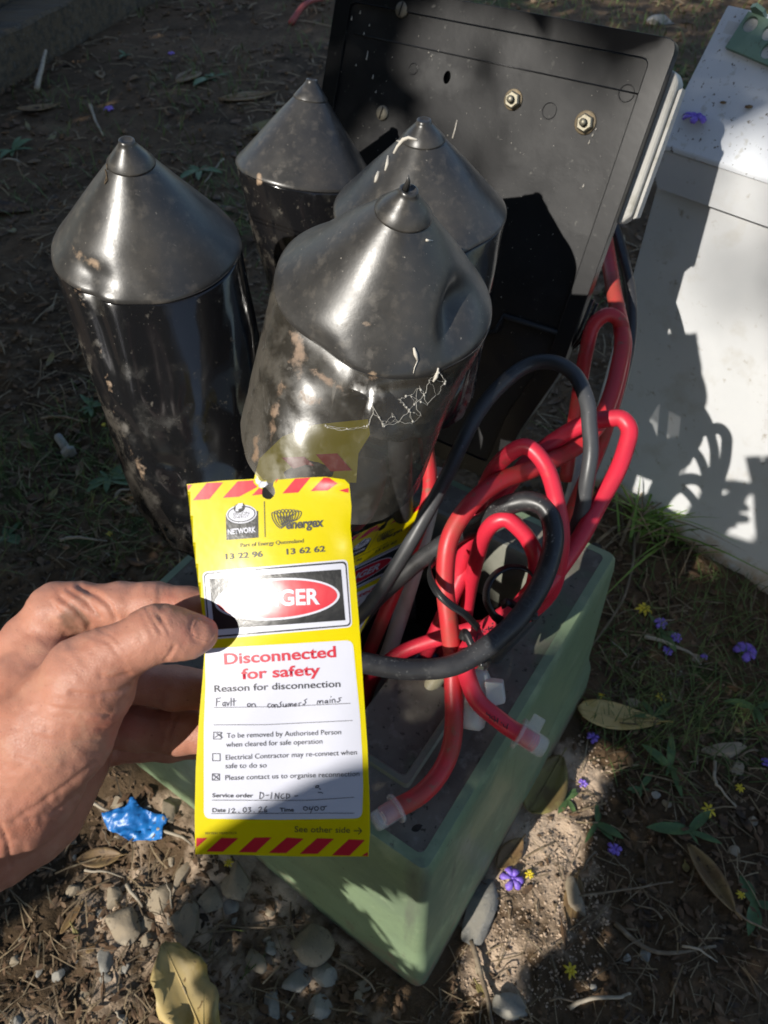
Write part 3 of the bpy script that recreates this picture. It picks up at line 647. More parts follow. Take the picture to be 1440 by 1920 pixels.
R3, P3 = cable('red_cable', 'red cable arching highest inside the coil in front of the dirty one',
    [(760, 1390, .88), (800, 1290, .83), (840, 1150, .78), (870, 1040, .735), (893, 965, .705), (914, 905, .682), (945, 857, .658), (985, 838, .645), (1018, 866, .641), (1040, 925, .645), (1052, 1000, .652), (1046, 1075, .668), (1015, 1130, .69), (955, 1168, .705), (880, 1182, .72), (810, 1202, .735), (735, 1235, .755), (690, 1290, .79), (680, 1380, .86)], R * .88, m_red)
R4, P4 = cable('red_cable', 'short red cable bent over in the middle of the coil under the black one',
    [(868, 1190, .81), (880, 1110, .765), (893, 1048, .712), (906, 1008, .682), (926, 980, .666), (955, 975, .66), (984, 1003, .66), (1003, 1045, .664), (1003, 1085, .676), (985, 1120, .695), (940, 1180, .73), (880, 1260, .78), (830, 1350, .86)], R * .9, m_red)
B1, PB1 = cable('black_cable', 'thick black cable curving across the front of the red coil, scuffed grey below',
    [(560, 1180, .625), (620, 1225, .622), (690, 1245, .622), (770, 1256, .622), (850, 1247, .623), (912, 1214, .626), (965, 1165, .630), (1008, 1105, .634), (1032, 1042, .638), (1036, 985, .643), (1018, 950, .648), (985, 940, .654), (944, 950, .664), (905, 978, .682), (858, 1003, .705), (800, 1042, .728), (740, 1092, .748), (690, 1140, .765), (650, 1215, .80), (640, 1330, .87)], .0090, m_blk)
B2, PB2 = cable('grey_cable', 'greyish black cable arching up in front of the panel and down beside the red coil',
    [(630, 1260, .80), (655, 1180, .765), (704, 1120, .745), (774, 1010, .725), (838, 891, .715), (890, 785, .714), (945, 715, .714), (995, 683, .712), (1042, 680, .702), (1080, 706, .69), (1100, 755, .674), (1107, 810, .668), (1104, 880, .668), (1089, 960, .682), (1066, 1025, .70), (1045, 1075, .708), (1020, 1125, .712), (985, 1168, .72), (930, 1230, .745), (850, 1330, .83)], .0071, m_gry)
K1, PK1 = cable('black_cable', 'thin black cable looping out behind the right edge of the panel',
    [(1120, 330, .93), (1150, 420, .885), (1172, 500, .855), (1184, 575, .84), (1180, 650, .835), (1160, 740, .83), (1130, 830, .835), (1090, 930, .87), (1040, 1060, .95)], .0062, m_blk)
K2, PK2 = cable('red_cable', 'red cable hooked over just behind the lower right edge of the panel',
    [(1060, 900, .86), (1085, 740, .82), (1098, 660, .80), (1112, 612, .79), (1138, 590, .786), (1163, 604, .787), (1170, 640, .789), (1163, 700, .792), (1145, 770, .80), (1115, 860, .825), (1070, 960, .86), (1030, 1060, .92)], R * .92, m_redd)
cable('pale_conduit', 'pale plastic conduit standing in the plinth opening between the tags and the coil', [(826, 880, .80), (812, 930, .795), (790, 1020, .79), (765, 1110, .79), (735, 1205, .79), (708, 1290, .80), (690, 1400, .86)], .0085, m_conduit, 'conduit')
cable('pale_conduit', 'pale conduit bending down behind the red and grey loops by the plinth corner', [(1098, 790, .93), (1092, 850, .90), (1078, 920, .88), (1055, 985, .88), (1030, 1060, .93)], .0100, m_conduit, 'conduit')
cable('navy_cable', 'dark navy sleeve standing in the plinth opening close to the hanging tag', [(800, 1215, .79), (765, 1280, .785), (730, 1340, .785), (705, 1400, .80), (690, 1480, .86)], .0150, m_navy)
cable('beige_stub', 'short beige plastic stub at the edge of the plinth opening', [(835, 1250, .735), (810, 1285, .732), (790, 1315, .74), (770, 1350, .78)], .0085, m_beige, 'plastic stub')
for a, b in (((690, 1120, .80), (700, 960, .76)), ((640, 1240, .83), (560, 1000, .78)), ((600, 1230, .82), (530, 960, .74))):
    pass
cable('red_cable', 'dim red cable rising behind the second tag toward the front sleeve', [(660, 1330, .84), (690, 1230, .80), (730, 1130, .775), (770, 1030, .765), (800, 950, .76), (806, 880, .765), (790, 780, .78)], R * .9, m_redd)
cable('black_cable', 'black cable rising out of the plinth into the leftmost sleeve', [(520, 1230, .88), (480, 1120, .80), (430, 1000, .68), (380, 880, .625), (330, 650, .59)], .012, m_blk)
cable('black_cable', 'black cable rising out of the plinth into the front sleeve', [(620, 1240, .86), (630, 1120, .76), (625, 1000, .64), (618, 900, .58), (660, 740, .545)], .012, m_blk)
cable('black_cable', 'black cable rising out of the plinth into the sleeve by the panel', [(760, 1160, .88), (755, 1000, .80), (750, 850, .74), (750, 700, .70), (770, 550, .68)], .012, m_blk)
cable('black_cable', 'black cable rising out of the plinth into the rearmost sleeve', [(680, 1130, .92), (660, 980, .90), (640, 800, .87), (630, 600, .85), (600, 450, .80)], .012, m_blk)

# embossed size marking on the black cable; pen marks on two red ones
def wrap_text(s, path, r, i0, i1, ang, hgt, par, m, name):
    T, N, B = frames(path); v, f = text2d(s, .0); x0, x1 = v[:, 0].min(), v[:, 0].max(); out = []
    view = unit(CAM - path[(i0 + i1) // 2])
    for a, b in v:
        t = i0 + (i1 - i0) * (a - x0) / (x1 - x0); k = int(t); fr = t - k; c = path[k] * (1 - fr) + path[k + 1] * fr
        tt = T[k]; w = unit(view - tt * (view @ tt)); q = np.cross(tt, w) * (1 if i1 > i0 else -1); an = ang + (b - .35) * hgt / .7 / r
        out.append(c + r * (math.cos(an) * w + math.sin(an) * q) * 1.006)
    return part(name, out, f, m, par, smooth=False)
def pen_marks(par, u0, v0, u1, v1, path, r, name='pen_marks'):
    bpy.context.view_layer.update(); ln = []
    for t in np.linspace(0, 1, 8):
        u = u0 + (u1 - u0) * t; v = v0 + (v1 - v0) * t; dd = []
        for _ in range(3):
            q = (u + rnd.uniform(-4, 4), v + rnd.uniform(-6, 6)); dd.append(at(*q, on(None, *q) - .0003))
        ln.append(tube(dd, .00045, 5))
    part(name, *join(ln), m_pen, par)
px_ = project(WL[B1.name] + np.array([v.co[:] for v in B1.data.vertices])); sc_ = np.zeros(len(px_))
for (u_, v_, a_, b_, m_) in ((745, 1238, 70, 7, .42), (880, 1218, 40, 12, .36), (930, 955, 60, 18, .34), (1032, 1010, 22, 50, .34), (960, 1160, 30, 20, .3)): sc_ = np.maximum(sc_, m_ * np.exp(-((px_[:, 0] - u_) / a_) ** 2 - ((px_[:, 1] - v_) / b_) ** 2))
attr(B1, 'scuff', sc_)
wrap_text('240MM2 0.6/1', PB1, .0090, 70, 47, .35, .0088, B1, m_gry, 'moulded_marking')
pen_marks(R1, 915, 1340, 950, 1362, P1, R, 'pen_marks'); pen_marks(R1, 893, 1196, 925, 1172, P1, R, 'pen_marks')

# cable ties
def tie(label, pts, nrm_px, w, teeth=True, buckle=None):
    P = cpath(pts, 10); k = np.linspace(0, 1, len(nrm_px)); q = np.linspace(0, 1, len(P))
    NN = np.stack([np.interp(q, k, [n[c] for n in nrm_px]) for c in range(3)], -1); NN = NN[:, :1] * RT + NN[:, 1:2] * UP - NN[:, 2:] * FW
    root = thing('cable_tie', label, 'cable tie', P[len(P) // 2], 'black cable ties on the coil')
    part('strap', *ribbon(P, NN, w, .0014), m_tie, root)
    if teeth:
        L_ = np.concatenate([[0], np.cumsum(np.linalg.norm(np.diff(P, axis=0), axis=1))]); s = np.arange(.004, L_[-1] - .004, .0013); tp = []
        T = np.gradient(P, axis=0); T /= np.linalg.norm(T, axis=1)[:, None]
        for x_ in s:
            c = np.array([np.interp(x_, L_, P[:, j]) for j in range(3)]); j = int(np.searchsorted(L_, x_)); n_ = unit(NN[j] - T[j] * (NN[j] @ T[j])); b = np.cross(T[j], n_)
            c = c + n_ * .0009
            tp.append(hexa([c - b * w * .36 - T[j] * .0003, c + b * w * .36 - T[j] * .0003, c + b * w * .36 + T[j] * .0003, c - b * w * .36 + T[j] * .0003], [p + n_ * .0007 for p in (c - b * w * .36 - T[j] * .0003, c + b * w * .36 - T[j] * .0003, c + b * w * .36 + T[j] * .0003, c - b * w * .36 + T[j] * .0003)]))
        o = part('teeth', *join(tp), m_tie, root, smooth=False); o['kind'] = 'stuff'
    if buckle is not None:
        c = at(*buckle); bv, bf = hexa([c + RT * a * .0045 + UP * b * .004 for a, b in ((-1, -1), (1, -1), (1, 1), (-1, 1))], [c + RT * a * .004 + UP * b * .0035 - FW * .006 for a, b in ((-1, -1), (1, -1), (1, 1), (-1, 1))])
        bevel(part('buckle', bv, bf, m_tie, root, smooth=False), .0008)
    return root
tie('black cable tie wrapped round the left side of the dirty red loop', [(897, 1178, .65), (872, 1152, .638), (846, 1135, .633), (822, 1113, .635), (808, 1088, .645), (806, 1066, .66), (816, 1050, .675)], [(0, .5, 1), (.1, .5, 1), (-.3, .6, 1), (-.8, .5, .6), (-1, .1, .3), (-1, -.2, 0)], .0065, True, None)
tie('black cable tie with its free tail curled into a ring inside the coil', [(945, 1168, .64), (925, 1152, .636), (912, 1125, .634), (915, 1097, .637), (932, 1074, .643), (958, 1063, .65), (984, 1067, .658), (1000, 1082, .668)], [(-.6, .5, .8), (-1, .4, .7), (-1, .1, .6), (-.8, .6, .6), (-.4, 1, .6), (.2, 1, .6), (.6, .8, .4)], .0078, True, (938, 1166, .650))
tie('black cable tie buckled round the bundle below the thick black curve', [(866, 1200, .648), (872, 1186, .645), (886, 1212, .64), (905, 1232, .638), (915, 1242, .645), (908, 1250, .66)], [(-.5, .5, 1)] * 3, .007, False, (908, 1240, .655))
tie('black cable tie showing its buckle right of the thick black curve', [(940, 1135, .645), (955, 1130, .64), (985, 1150, .648), (1003, 1150, .66), (996, 1160, .68)], [(.3, .5, 1)] * 3, .007, False, (998, 1154, .668))

# ================================================================== CLEAR END CAPS
def end_cap(label, a, b, rpx, tabdir, parent):
    A = at(*a); Bp = at(*b); ax = unit(Bp - A); L_ = np.linalg.norm(Bp - A); r = rpx * a[2] / FPX
    root = part('end_cap', *lathe(A, ax, [(r, 0), (r * .99, L_ * .5), (r * .93, L_ * .9), (r * .8, L_), (r * .5, L_ * 1.02)], 28), m_clear, parent); root['label'] = label
    part('flange', *lathe(A, ax, [(r * 1.02, -.001), (r * 1.42, -.001), (r * 1.45, .0006), (r * 1.42, .0022), (r * 1.02, .0022)], 28, cap=False), m_clear, root)
    part('bare_end', *lathe(A + ax * L_ * .35, ax, [(r * .5, 0), (r * .5, L_ * .3), (r * .3, L_ * .32)], 14), m_copper, root)
    gr = [lathe(A + ax * L_ * (.45 + .09 * k), ax, [(r * .72, 0), (r * .78, .0006), (r * .72, .0012)], 18, cap=False) for k in range(5)]
    part('grip_rings', *join(gr), m_clear, root)
    if tabdir:
        t = unit(tabdir[0] * RT - tabdir[1] * UP); t = unit(t - ax * (t @ ax)); s = np.cross(ax, t); c = A + ax * L_ * .35 + t * r * .9
        V, F = hexa([c + ax * a_ * .006 + s * b_ * .002 for a_, b_ in ((-1, -1), (1, -1), (1, 1), (-1, 1))], [c + t * .013 + ax * a_ * .0055 + s * b_ * .002 for a_, b_ in ((-1, -1), (1, -1), (1, 1), (-1, 1))])
        bevel(part('tab', V, F, m_clear, root, smooth=False), .0008)
    return root
end_cap('clear plastic cap with a square tab hanging past the plinth edge', (972, 1374, .652), (1022, 1404, .648), 21, (.35, -1), R1)
end_cap('clear plastic cap on the red cable end lying beside the hanging tag', (744, 1515, .627), (702, 1543, .618), 20, None, R2)
cn = thing('cable_connector', 'milky plastic connector with a ribbed square knob behind the two red cable ends', 'connector', at(888, 1370, .675))
A = at(897, 1255, .675); Bq = at(884, 1368, .665); ax = unit(Bq - A); L_ = np.linalg.norm(Bq - A); r = 25 * .67 / FPX
part('connector_body', *lathe(A, ax, [(r * .7, 0), (r * .95, L_ * .1), (r, L_ * .8), (r * .92, L_ * .94), (r * .6, L_ * 1.0)], 26), m_milky, cn)
ct = at(912, 1298, .665); t = unit(RT * 1 + UP * .12 - FW * .2); up_ = unit(np.cross(t, FW)); dp = np.cross(t, up_); k = .0095
V, F = hexa([ct + up_ * a * k * 1.25 + dp * b * k for a, b in ((-1, -1), (1, -1), (1, 1), (-1, 1))], [ct + t * .016 + up_ * a * k * .95 + dp * b * k * .8 for a, b in ((-1, -1), (1, -1), (1, 1), (-1, 1))])
kb = part('knob', V, F, m_milky, cn, smooth=False); bevel(kb, .0015, 2)
for j in (-.5, 0, .5):
    V, F = ribbon([ct + up_ * j * k * 1.7 - dp * k * 1.02 + t * .002, ct + up_ * j * k * 1.5 - dp * k * .9 + t * .014], [dp, dp], .0016, .001); part('rib', V, F, m_milky, kb)

# ================================================================== DANGER TAGS
def z6(x, y): return (340 + x / 3.789, 880 + y / 3.789)
def z7(x, y): return (340 + x / 3.789, 1180 + y / 3.789)
def rounded(poly, r):
    out = []
    for i, p in enumerate(poly):
        p = np.array(p, float); a = np.array(poly[i - 1], float); b = np.array(poly[(i + 1) % len(poly)], float)
        da = unit(a - p) * min(r, np.linalg.norm(a - p) * .45); db = unit(b - p) * min(r, np.linalg.norm(b - p) * .45)
        for t in np.linspace(0, 1, 6): out.append(tuple((p + da) * (1 - t) ** 2 + 2 * p * t * (1 - t) + (p + db) * t ** 2))
    return out
CARD = [(350, 908), (356, 960), (362, 1020), (371, 1090), (381, 1160), (385, 1200), (380, 1270), (373, 1350), (367, 1440), (365, 1530), (366, 1602),
        (450, 1603), (560, 1606), (691, 1606), (694, 1560), (693, 1500), (689, 1400), (682, 1300), (675, 1190), (668, 1100), (662, 1040), (657, 990), (659, 950), (655, 908), (646, 899), (610, 894), (560, 896), (517, 900),
        (513, 905), (512, 911), (515, 917), (516, 924), (513, 931), (507, 936), (500, 936), (493, 932), (490, 925), (491, 918), (495, 912), (500, 910), (502, 905), (499, 901), (488, 903), (476, 898), (420, 901)]
def build_tag(label, W, hand_written=True):
    """W(u, v, lift) -> world point on the bent card for a layout point (photo pixels of the held tag)"""
    def sheet(poly, lift, name, m, par, step=5, holes=()):
        v, f = tess(poly, holes, step); return part(name, [W(a, b, lift) for a, b in v], [t[::-1] for t in f], m, par)
    v, f = tess(CARD, (), 5); n = len(CARD)
    V = [W(a, b, 0) for a, b in v] + [W(a, b, -.0004) for a, b in v]; k = len(v)
    F = [t[::-1] for t in f] + [[i + k for i in t] for t in f] + [[i, (i + 1) % n, (i + 1) % n + k, i + k] for i in range(n)]
    root = thing('danger_tag', label, 'danger tag', np.array(V).mean(0), None)
    card = part('card', V, F, m_tagy, root)
    L1, L2, L3, L4, L5, L6 = [.00008 * i for i in range(1, 7)]
    top = [[(180, 97), (297, 92), (198, 212), (82, 220)], [(400, 85), (512, 78), (512, 95), (540, 125), (410, 195), (295, 203)], [(552, 132), (575, 140), (572, 178), (500, 187)], [(42, 112), (78, 108), (48, 150)],
           [(672, 76), (692, 66), (668, 98)], [(808, 66), (918, 58), (830, 165), (718, 172)], [(1012, 58), (1050, 60), (1110, 100), (1092, 112), (1040, 150), (918, 155)], [(1120, 150), (1188, 132), (1190, 166), (1168, 164)]]
    for p in top: sheet([z6(*q) for q in p], L1, 'hazard_stripe', m_tagr, root)
    bot = [[(106, 1483), (185, 1482), (106, 1552)], [(285, 1482), (405, 1484), (295, 1580), (178, 1578)], [(520, 1480), (642, 1478), (530, 1585), (408, 1583)], [(750, 1480), (870, 1487), (745, 1590), (622, 1588)],
           [(965, 1484), (1085, 1487), (968, 1595), (842, 1595)], [(1190, 1492), (1305, 1497), (1195, 1608), (1070, 1605)], [(1326, 1580), (1325, 1610), (1282, 1609)]]
    for p in bot: sheet([z7(*q) for q in p], L1, 'hazard_stripe', m_tagr, root)
    for p in top + bot:                                              # the back carries the same border
        q = [z6(*t) for t in p] if p in top else [z7(*t) for t in p]
        v, f = tess(q, (), 12); part('back_stripe', [W(a, b, -.00055) for a, b in v], f, m_tagr, root)
    wp = rounded([z7(168, 138), z7(1218, 76), z7(1238, 300), z7(1268, 600), z7(1285, 900), z7(1291, 1120), z7(1284, 1342), z7(700, 1352), z7(160, 1345), z7(160, 700), z7(172, 400)], 14)
    sheet(wp, L1, 'white_panel', m_tagw, root)
    # danger block
    blk = part; dg = [(157, 738), (1172, 652), (1206, 1112), (196, 1198)]
    def inset(q, d):
        c = np.mean(q, 0); return [tuple(c + (np.array(p) - c) * (1 - 2 * d / np.abs(np.array(q)[2] - np.array(q)[0]))) for p in q]
    sheet(rounded([z6(*p) for p in inset(dg, -9)], 10), L1, 'danger_white_border', m_tagw, root)
    sheet(rounded([z6(*p) for p in dg], 9), L2, 'danger_outline', m_tagk, root)
    sheet(rounded([z6(*p) for p in inset(dg, 9)], 8), L3, 'danger_white_frame', m_tagw, root)
    sheet([z6(*p) for p in inset(dg, 40)], L4, 'danger_black_field', m_tagk, root)
    cx, cy = z6(681, 922)
    sheet(oval(cx, cy, 445 / 3.789, 148 / 3.789, 60, -.07), L5, 'danger_white_oval', m_tagw, root)
    sheet(oval(cx, cy, 428 / 3.789, 133 / 3.789, 60, -.07), L6, 'danger_red_oval', m_tagr, root)
    T0 = .00034
    def put(s, a, b, h, m, bold=0.0, shear=0.0, name='lettering', lift=T0, par=root):
        v, f = text2d(s, bold, shear); a = np.array(a); b = np.array(b); L_ = np.linalg.norm(b - a); d = (b - a) / L_; up = np.array([d[1], -d[0]])
        q = a + (v[:, :1] - v[:, 0].min()) * L_ / (v[:, 0].max() - v[:, 0].min()) * d + v[:, 1:] * h / .7 * up
        return part(name, [W(x, y, lift) for x, y in q], f, m, par, smooth=True)
    k6 = lambda s, a, b, h, m, **k: put(s, z6(*a), z6(*b), h / 3.789, m, **k)
    k7 = lambda s, a, b, h, m, **k: put(s, z7(*a), z7(*b), h / 3.789, m, **k)
    k6('DANGER', (372, 978), (985, 955), 108, m_tagw, bold=.03, lift=.00075)
    # first logo: square, oval and swoosh
    sheet([z6(*p) for p in ((315, 322), (546, 295), (549, 485), (320, 503))], L1, 'logo_square', m_tagk, root)
    lx, ly = z6(427, 318)
    sheet(oval(lx, ly, 108 / 3.789, 66 / 3.789, 40, -.09), L2, 'logo_white_ring', m_tagw, root)
    sheet(oval(lx, ly, 100 / 3.789, 58 / 3.789, 40, -.09), L3, 'logo_black_ring', m_tagk, root)
    sheet(oval(lx, ly, 92 / 3.789, 50 / 3.789, 40, -.09), L4, 'logo_oval', m_tagw, root)
    bx_, by_ = z6(412, 275)
    sheet(oval(bx_, by_, 42 / 3.789, 32 / 3.789, 30, -.3), L5, 'logo_ball', m_tagk, root)
    def stroke(pts, w, m, name='line', lift=T0, par=root, z=None):
        w *= 1.25
        P = [z(*p) for p in pts] if z else pts; parts = []
        for i in range(len(P) - 1):
            a = np.array(P[i], float); b = np.array(P[i + 1], float); l = np.linalg.norm(b - a)
            if l < 1e-6: continue
            d = (b - a) / l; n_ = np.array([-d[1], d[0]]) * w / 2; a2 = a - d * w * .35; b2 = b + d * w * .35; nn = max(1, int(l / 12)); q = []
            for t in np.linspace(0, 1, nn + 1): c = a2 + (b2 - a2) * t; q += [W(*(c + n_), lift + i * 1e-6), W(*(c - n_), lift + i * 1e-6)]
            parts.append((np.array(q), [[2 * j, 2 * j + 1, 2 * j + 3, 2 * j + 2] for j in range(nn)]))
        return parts
    sw = stroke([(395, 290), (398, 265), (412, 252), (430, 250)], 4.2, None, z=z6, lift=L6 + .0001) + stroke([(397, 276), (425, 268)], 3.2, None, z=z6, lift=L6 + .0001)
    part('logo_swoosh', *join(sw), m_tagw, root)
    k6('ERGON.', (370, 330), (492, 318), 22, m_ink, bold=.015); k6('ENERGY', (372, 352), (482, 341), 19, m_ink, bold=.012); k6('NETWORK', (332, 463), (530, 445), 37, m_tagw, bold=.03)
    part('divider', *join(stroke([(588, 228), (594, 480)], .9, None, z=z6)), m_ink, root)
    # second logo: a fan of thin overlapping loops
    fan = []
    for k in range(9):
        a = math.radians(-58 + k * 13.5); tipx = 752 + 108 * math.sin(a) * 1.15; tipy = 318 - 34 * math.cos(a * 1.2)
        base = np.array((712 + k * 9.5, 418 - k * 7.0)); tip = np.array((tipx, tipy)); c = (base + tip) / 2; ax_ = (tip - base) / 2; sx = np.array([-ax_[1], ax_[0]]) * (.36 + .02 * k)
        P = [tuple(c + ax_ * math.cos(t) + sx * math.sin(t)) for t in np.linspace(0, 2 * math.pi, 22)]
        fan += stroke(P, 1.15, None, z=z6, lift=T0 + k * 3e-6)
    part('fan_logo', *join(fan), m_ink, root)
    k6('energex', (745, 424), (1012, 405), 66, m_ink, bold=.03, shear=.12)
    k6('Part of Energy Queensland', (420, 553), (868, 520), 28, m_ink); k6('13 22 96', (315, 640), (578, 620), 40, m_ink, bold=.022); k6('13 62 62', (748, 605), (1022, 583), 40, m_ink, bold=.022)
    k7('Disconnected', (305, 250), (1100, 196), 78, m_inkr, bold=.022); k7('for safety', (428, 355), (988, 322), 74, m_inkr, bold=.022)
    k7('Reason for disconnection', (235, 446), (1130, 409), 48, m_ink, bold=.008)
    k7('To be removed by Authorised Person', (322, 773), (1135, 746), 36, m_ink); k7('when cleared for safe operation', (318, 837), (1002, 812), 36, m_ink)
    k7('Electrical Contractor may re-connect when', (315, 928), (1247, 890), 36, m_ink); k7('safe to do so', (313, 988), (605, 982), 36, m_ink)
    k7('Please contact us to organise reconnection', (312, 1072), (1266, 1042), 36, m_ink)
    k7('Service order', (220, 1193), (510, 1194), 28, m_ink, bold=.018); k7('Date', (220, 1299), (315, 1298), 28, m_ink, bold=.018); k7('Time', (700, 1296), (800, 1295), 28, m_ink, bold=.018)
    k7('See other side', (805, 1440), (1198, 1446), 42, m_ink); k7('3012031 10/02/2023', (168, 1456), (390, 1454), 14, m_ink)
    ln = stroke([(1226, 1432), (1280, 1432)], 1.2, None, z=z7) + stroke([(1258, 1408), (1281, 1432), (1258, 1456)], 1.2, None, z=z7)
    part('arrow', *join(ln), m_ink, root)
    for P in ([(232, 556), (700, 550), (1200, 526)], [(230, 679), (600, 678), (1215, 648)], [(218, 1214), (900, 1216), (1228, 1193)], [(215, 1309), (1228, 1306)]): part('ruled_line', *join(stroke(P, .7, None, z=z7)), m_ink, root)
    for x0, y0, x1, y1 in ((229, 731, 282, 780), (222, 883, 274, 934), (220, 1027, 270, 1072)):
        part('tick_box', *join(stroke([(x0, y0), (x1, y0 + 1), (x1 + 1, y1), (x0 - 1, y1), (x0, y0)], 1.0, None, z=z7)), m_ink, root)
    if hand_written:
        def o_(cx, cy, rx, ry): return [(cx + rx * math.cos(t), cy + ry * math.sin(t)) for t in np.linspace(-1.8, 4.6, 12)]
        hw = [[(250, 492), (248, 545)], [(248, 492), (278, 488)], [(249, 516), (272, 513)], [(308, 517), (296, 520), (291, 535), (300, 545), (309, 535), (309, 518), (313, 545)], [(320, 518), (330, 543), (340, 517)], [(352, 488), (352, 545)], [(372, 490), (372, 543)], [(360, 512), (388, 508)],
              o_(479, 538, 11, 11), [(500, 530), (500, 552)], [(500, 536), (512, 528), (522, 534), (527, 552)],
              [(632, 530), (618, 530), (612, 545), (622, 556), (634, 552)], o_(648, 544, 9, 10), [(664, 535), (664, 557)], [(664, 540), (674, 533), (682, 540), (684, 556)], [(712, 515), (700, 525), (708, 538), (700, 554), (690, 552)], [(722, 530), (724, 550), (736, 552), (744, 530), (746, 552)],
              [(760, 550), (758, 530), (770, 528), (772, 548), (782, 528), (790, 530), (793, 548)], [(802, 540), (818, 534), (812, 526), (802, 534), (806, 548), (822, 544)], [(836, 546), (834, 526), (850, 521)], [(891, 495), (874, 505), (884, 520), (872, 536), (862, 532)],
              [(965, 530), (968, 510), (980, 508), (982, 528), (992, 506), (1003, 508), (1006, 527)], [(1035, 505), (1022, 508), (1020, 522), (1030, 524), (1037, 508), (1041, 525)], [(1056, 498), (1056, 522)], [(1062, 478), (1064, 481)], [(1072, 522), (1070, 500), (1084, 496), (1090, 505), (1092, 520)], [(1136, 485), (1118, 490), (1128, 505), (1115, 518), (1105, 514)],
              [(560, 1158), (556, 1203)], [(556, 1160), (580, 1165), (586, 1185), (570, 1202), (554, 1203)], [(600, 1180), (622, 1179)], [(642, 1160), (636, 1203)], [(665, 1203), (668, 1165), (690, 1203), (695, 1163)], [(728, 1168), (712, 1175), (706, 1192), (718, 1203), (732, 1196)], [(748, 1168), (745, 1203)], [(745, 1168), (768, 1175), (771, 1192), (745, 1203)], [(805, 1185), (828, 1183)],
              [(952, 1122), (962, 1110), (978, 1112), (972, 1124), (956, 1124)], [(980, 1132), (990, 1136)], [(972, 1160), (990, 1158), (1006, 1164)],
              [(340, 1275), (336, 1303)], [(355, 1282), (368, 1273), (378, 1282), (360, 1302), (386, 1300)], [(406, 1299), (409, 1302)], o_(450, 1283, 12, 16), [(475, 1268), (492, 1268), (482, 1280), (494, 1292), (476, 1301)], [(515, 1298), (519, 1299)], [(548, 1270), (562, 1262), (570, 1272), (550, 1298), (579, 1296)], [(605, 1258), (590, 1278), (592, 1298), (608, 1295), (606, 1282), (592, 1286)],
              o_(882, 1273, 14, 13), [(914, 1262), (906, 1280), (932, 1276)], [(937, 1258), (917, 1306)], o_(960, 1273, 14, 14), o_(1003, 1272, 13, 13), [(1012, 1262), (1033, 1256)],
              [(238, 768), (290, 735)], [(250, 740), (292, 770)], [(226, 1034), (264, 1064)], [(267, 1033), (230, 1066)]]
        part('handwriting', *join([q for i, P in enumerate(hw) for q in stroke(P, 1.15, None, z=z7, lift=T0 + .00003 + i * 4e-7)]), m_pen, root)
        tornp = []
        for P in ([(478, 897), (490, 902), (486, 910), (480, 906)], [(488, 903), (500, 903), (503, 908), (496, 913), (489, 915), (484, 912)]):
            v, f = tess(P); tornp.append((np.array([W(a, b, .0008 + .0006 * (i % 2)) for i, (a, b) in enumerate(v)]), [t[::-1] for t in f]))
        part('torn_paper', *join(tornp), m_tagw, root)
    return root
HK = .65                               # tag and hand are close to the camera
def W1(u, v, lift=0.0):
    s = (u - 350) / 340; t = (v - 900) / 705
    d = .3725 - .0075 * s + .0010 * math.sin(math.pi * t) * s
    d -= .0025 * (1 + math.erf((s - .36) / .20)) * math.exp(-((t - .315) / .17) ** 2)      # the curl that catches the sun
    d += .0008 * math.sin(7 * t + 3.2 * s) * s + .0010 * math.exp(-((u - 545) / 60) ** 2 - ((v - 1370) / 60) ** 2)
    d -= .0010 * math.exp(-((u - 655) / 22) ** 2 - ((v - 1010) / 30) ** 2) + .0012 * math.exp(-((u - 640) / 40) ** 2 - ((v - 905) / 16) ** 2)
    return at(u, v, (d - lift) * HK)
TAG1 = build_tag('yellow danger tag with red corner stripes held between thumb and fingers in front', W1)
a0 = np.array((640, 1017.)); ex = np.array((798 - 632, 942 - 1019.)) / 305; ey = np.array((436 - 632, 1355 - 1019.)) / 694
def W2(u, v, lift=0.0):
    p = a0 + ex * (u - 350) + ey * (v - 908 + (u - 350) * .036); s = (u - 350) / 340; t = (v - 900) / 705
    return at(p[0], p[1], .768 + .012 * s - .03 * t + .004 * math.sin(3 * s + 4 * t) - lift)
TAG2 = build_tag('second yellow danger tag hanging in shade behind the black cables', W2, False)

# a third tag held inside the smoky front sleeve
T3 = thing('danger_tag', 'third yellow tag showing dimly through the smoky front sleeve', 'danger tag', at(580, 860, .52))
bpy.context.view_layer.update()
def W3(u, v, lift=0.0): return at(u, v, on(None, min(max(u, 485), 690), min(v, 885)) + .0045 - lift)
for poly, nm, mm_, lf in (([(474, 905), (486, 860), (530, 818), (590, 796), (690, 786), (694, 815), (672, 850), (668, 905)], 'card', m_tagy, 0), ([(528, 858), (570, 856), (604, 886), (560, 888)], 'hazard_stripe', m_tagr, .0006), ([(592, 852), (632, 850), (660, 882), (620, 884)], 'hazard_stripe', m_tagr, .0006)):
    v, f = tess(poly, (), 10); o = part(nm, [W3(a, b, lf) for a, b in v], [t[::-1] for t in f], mm_, T3)
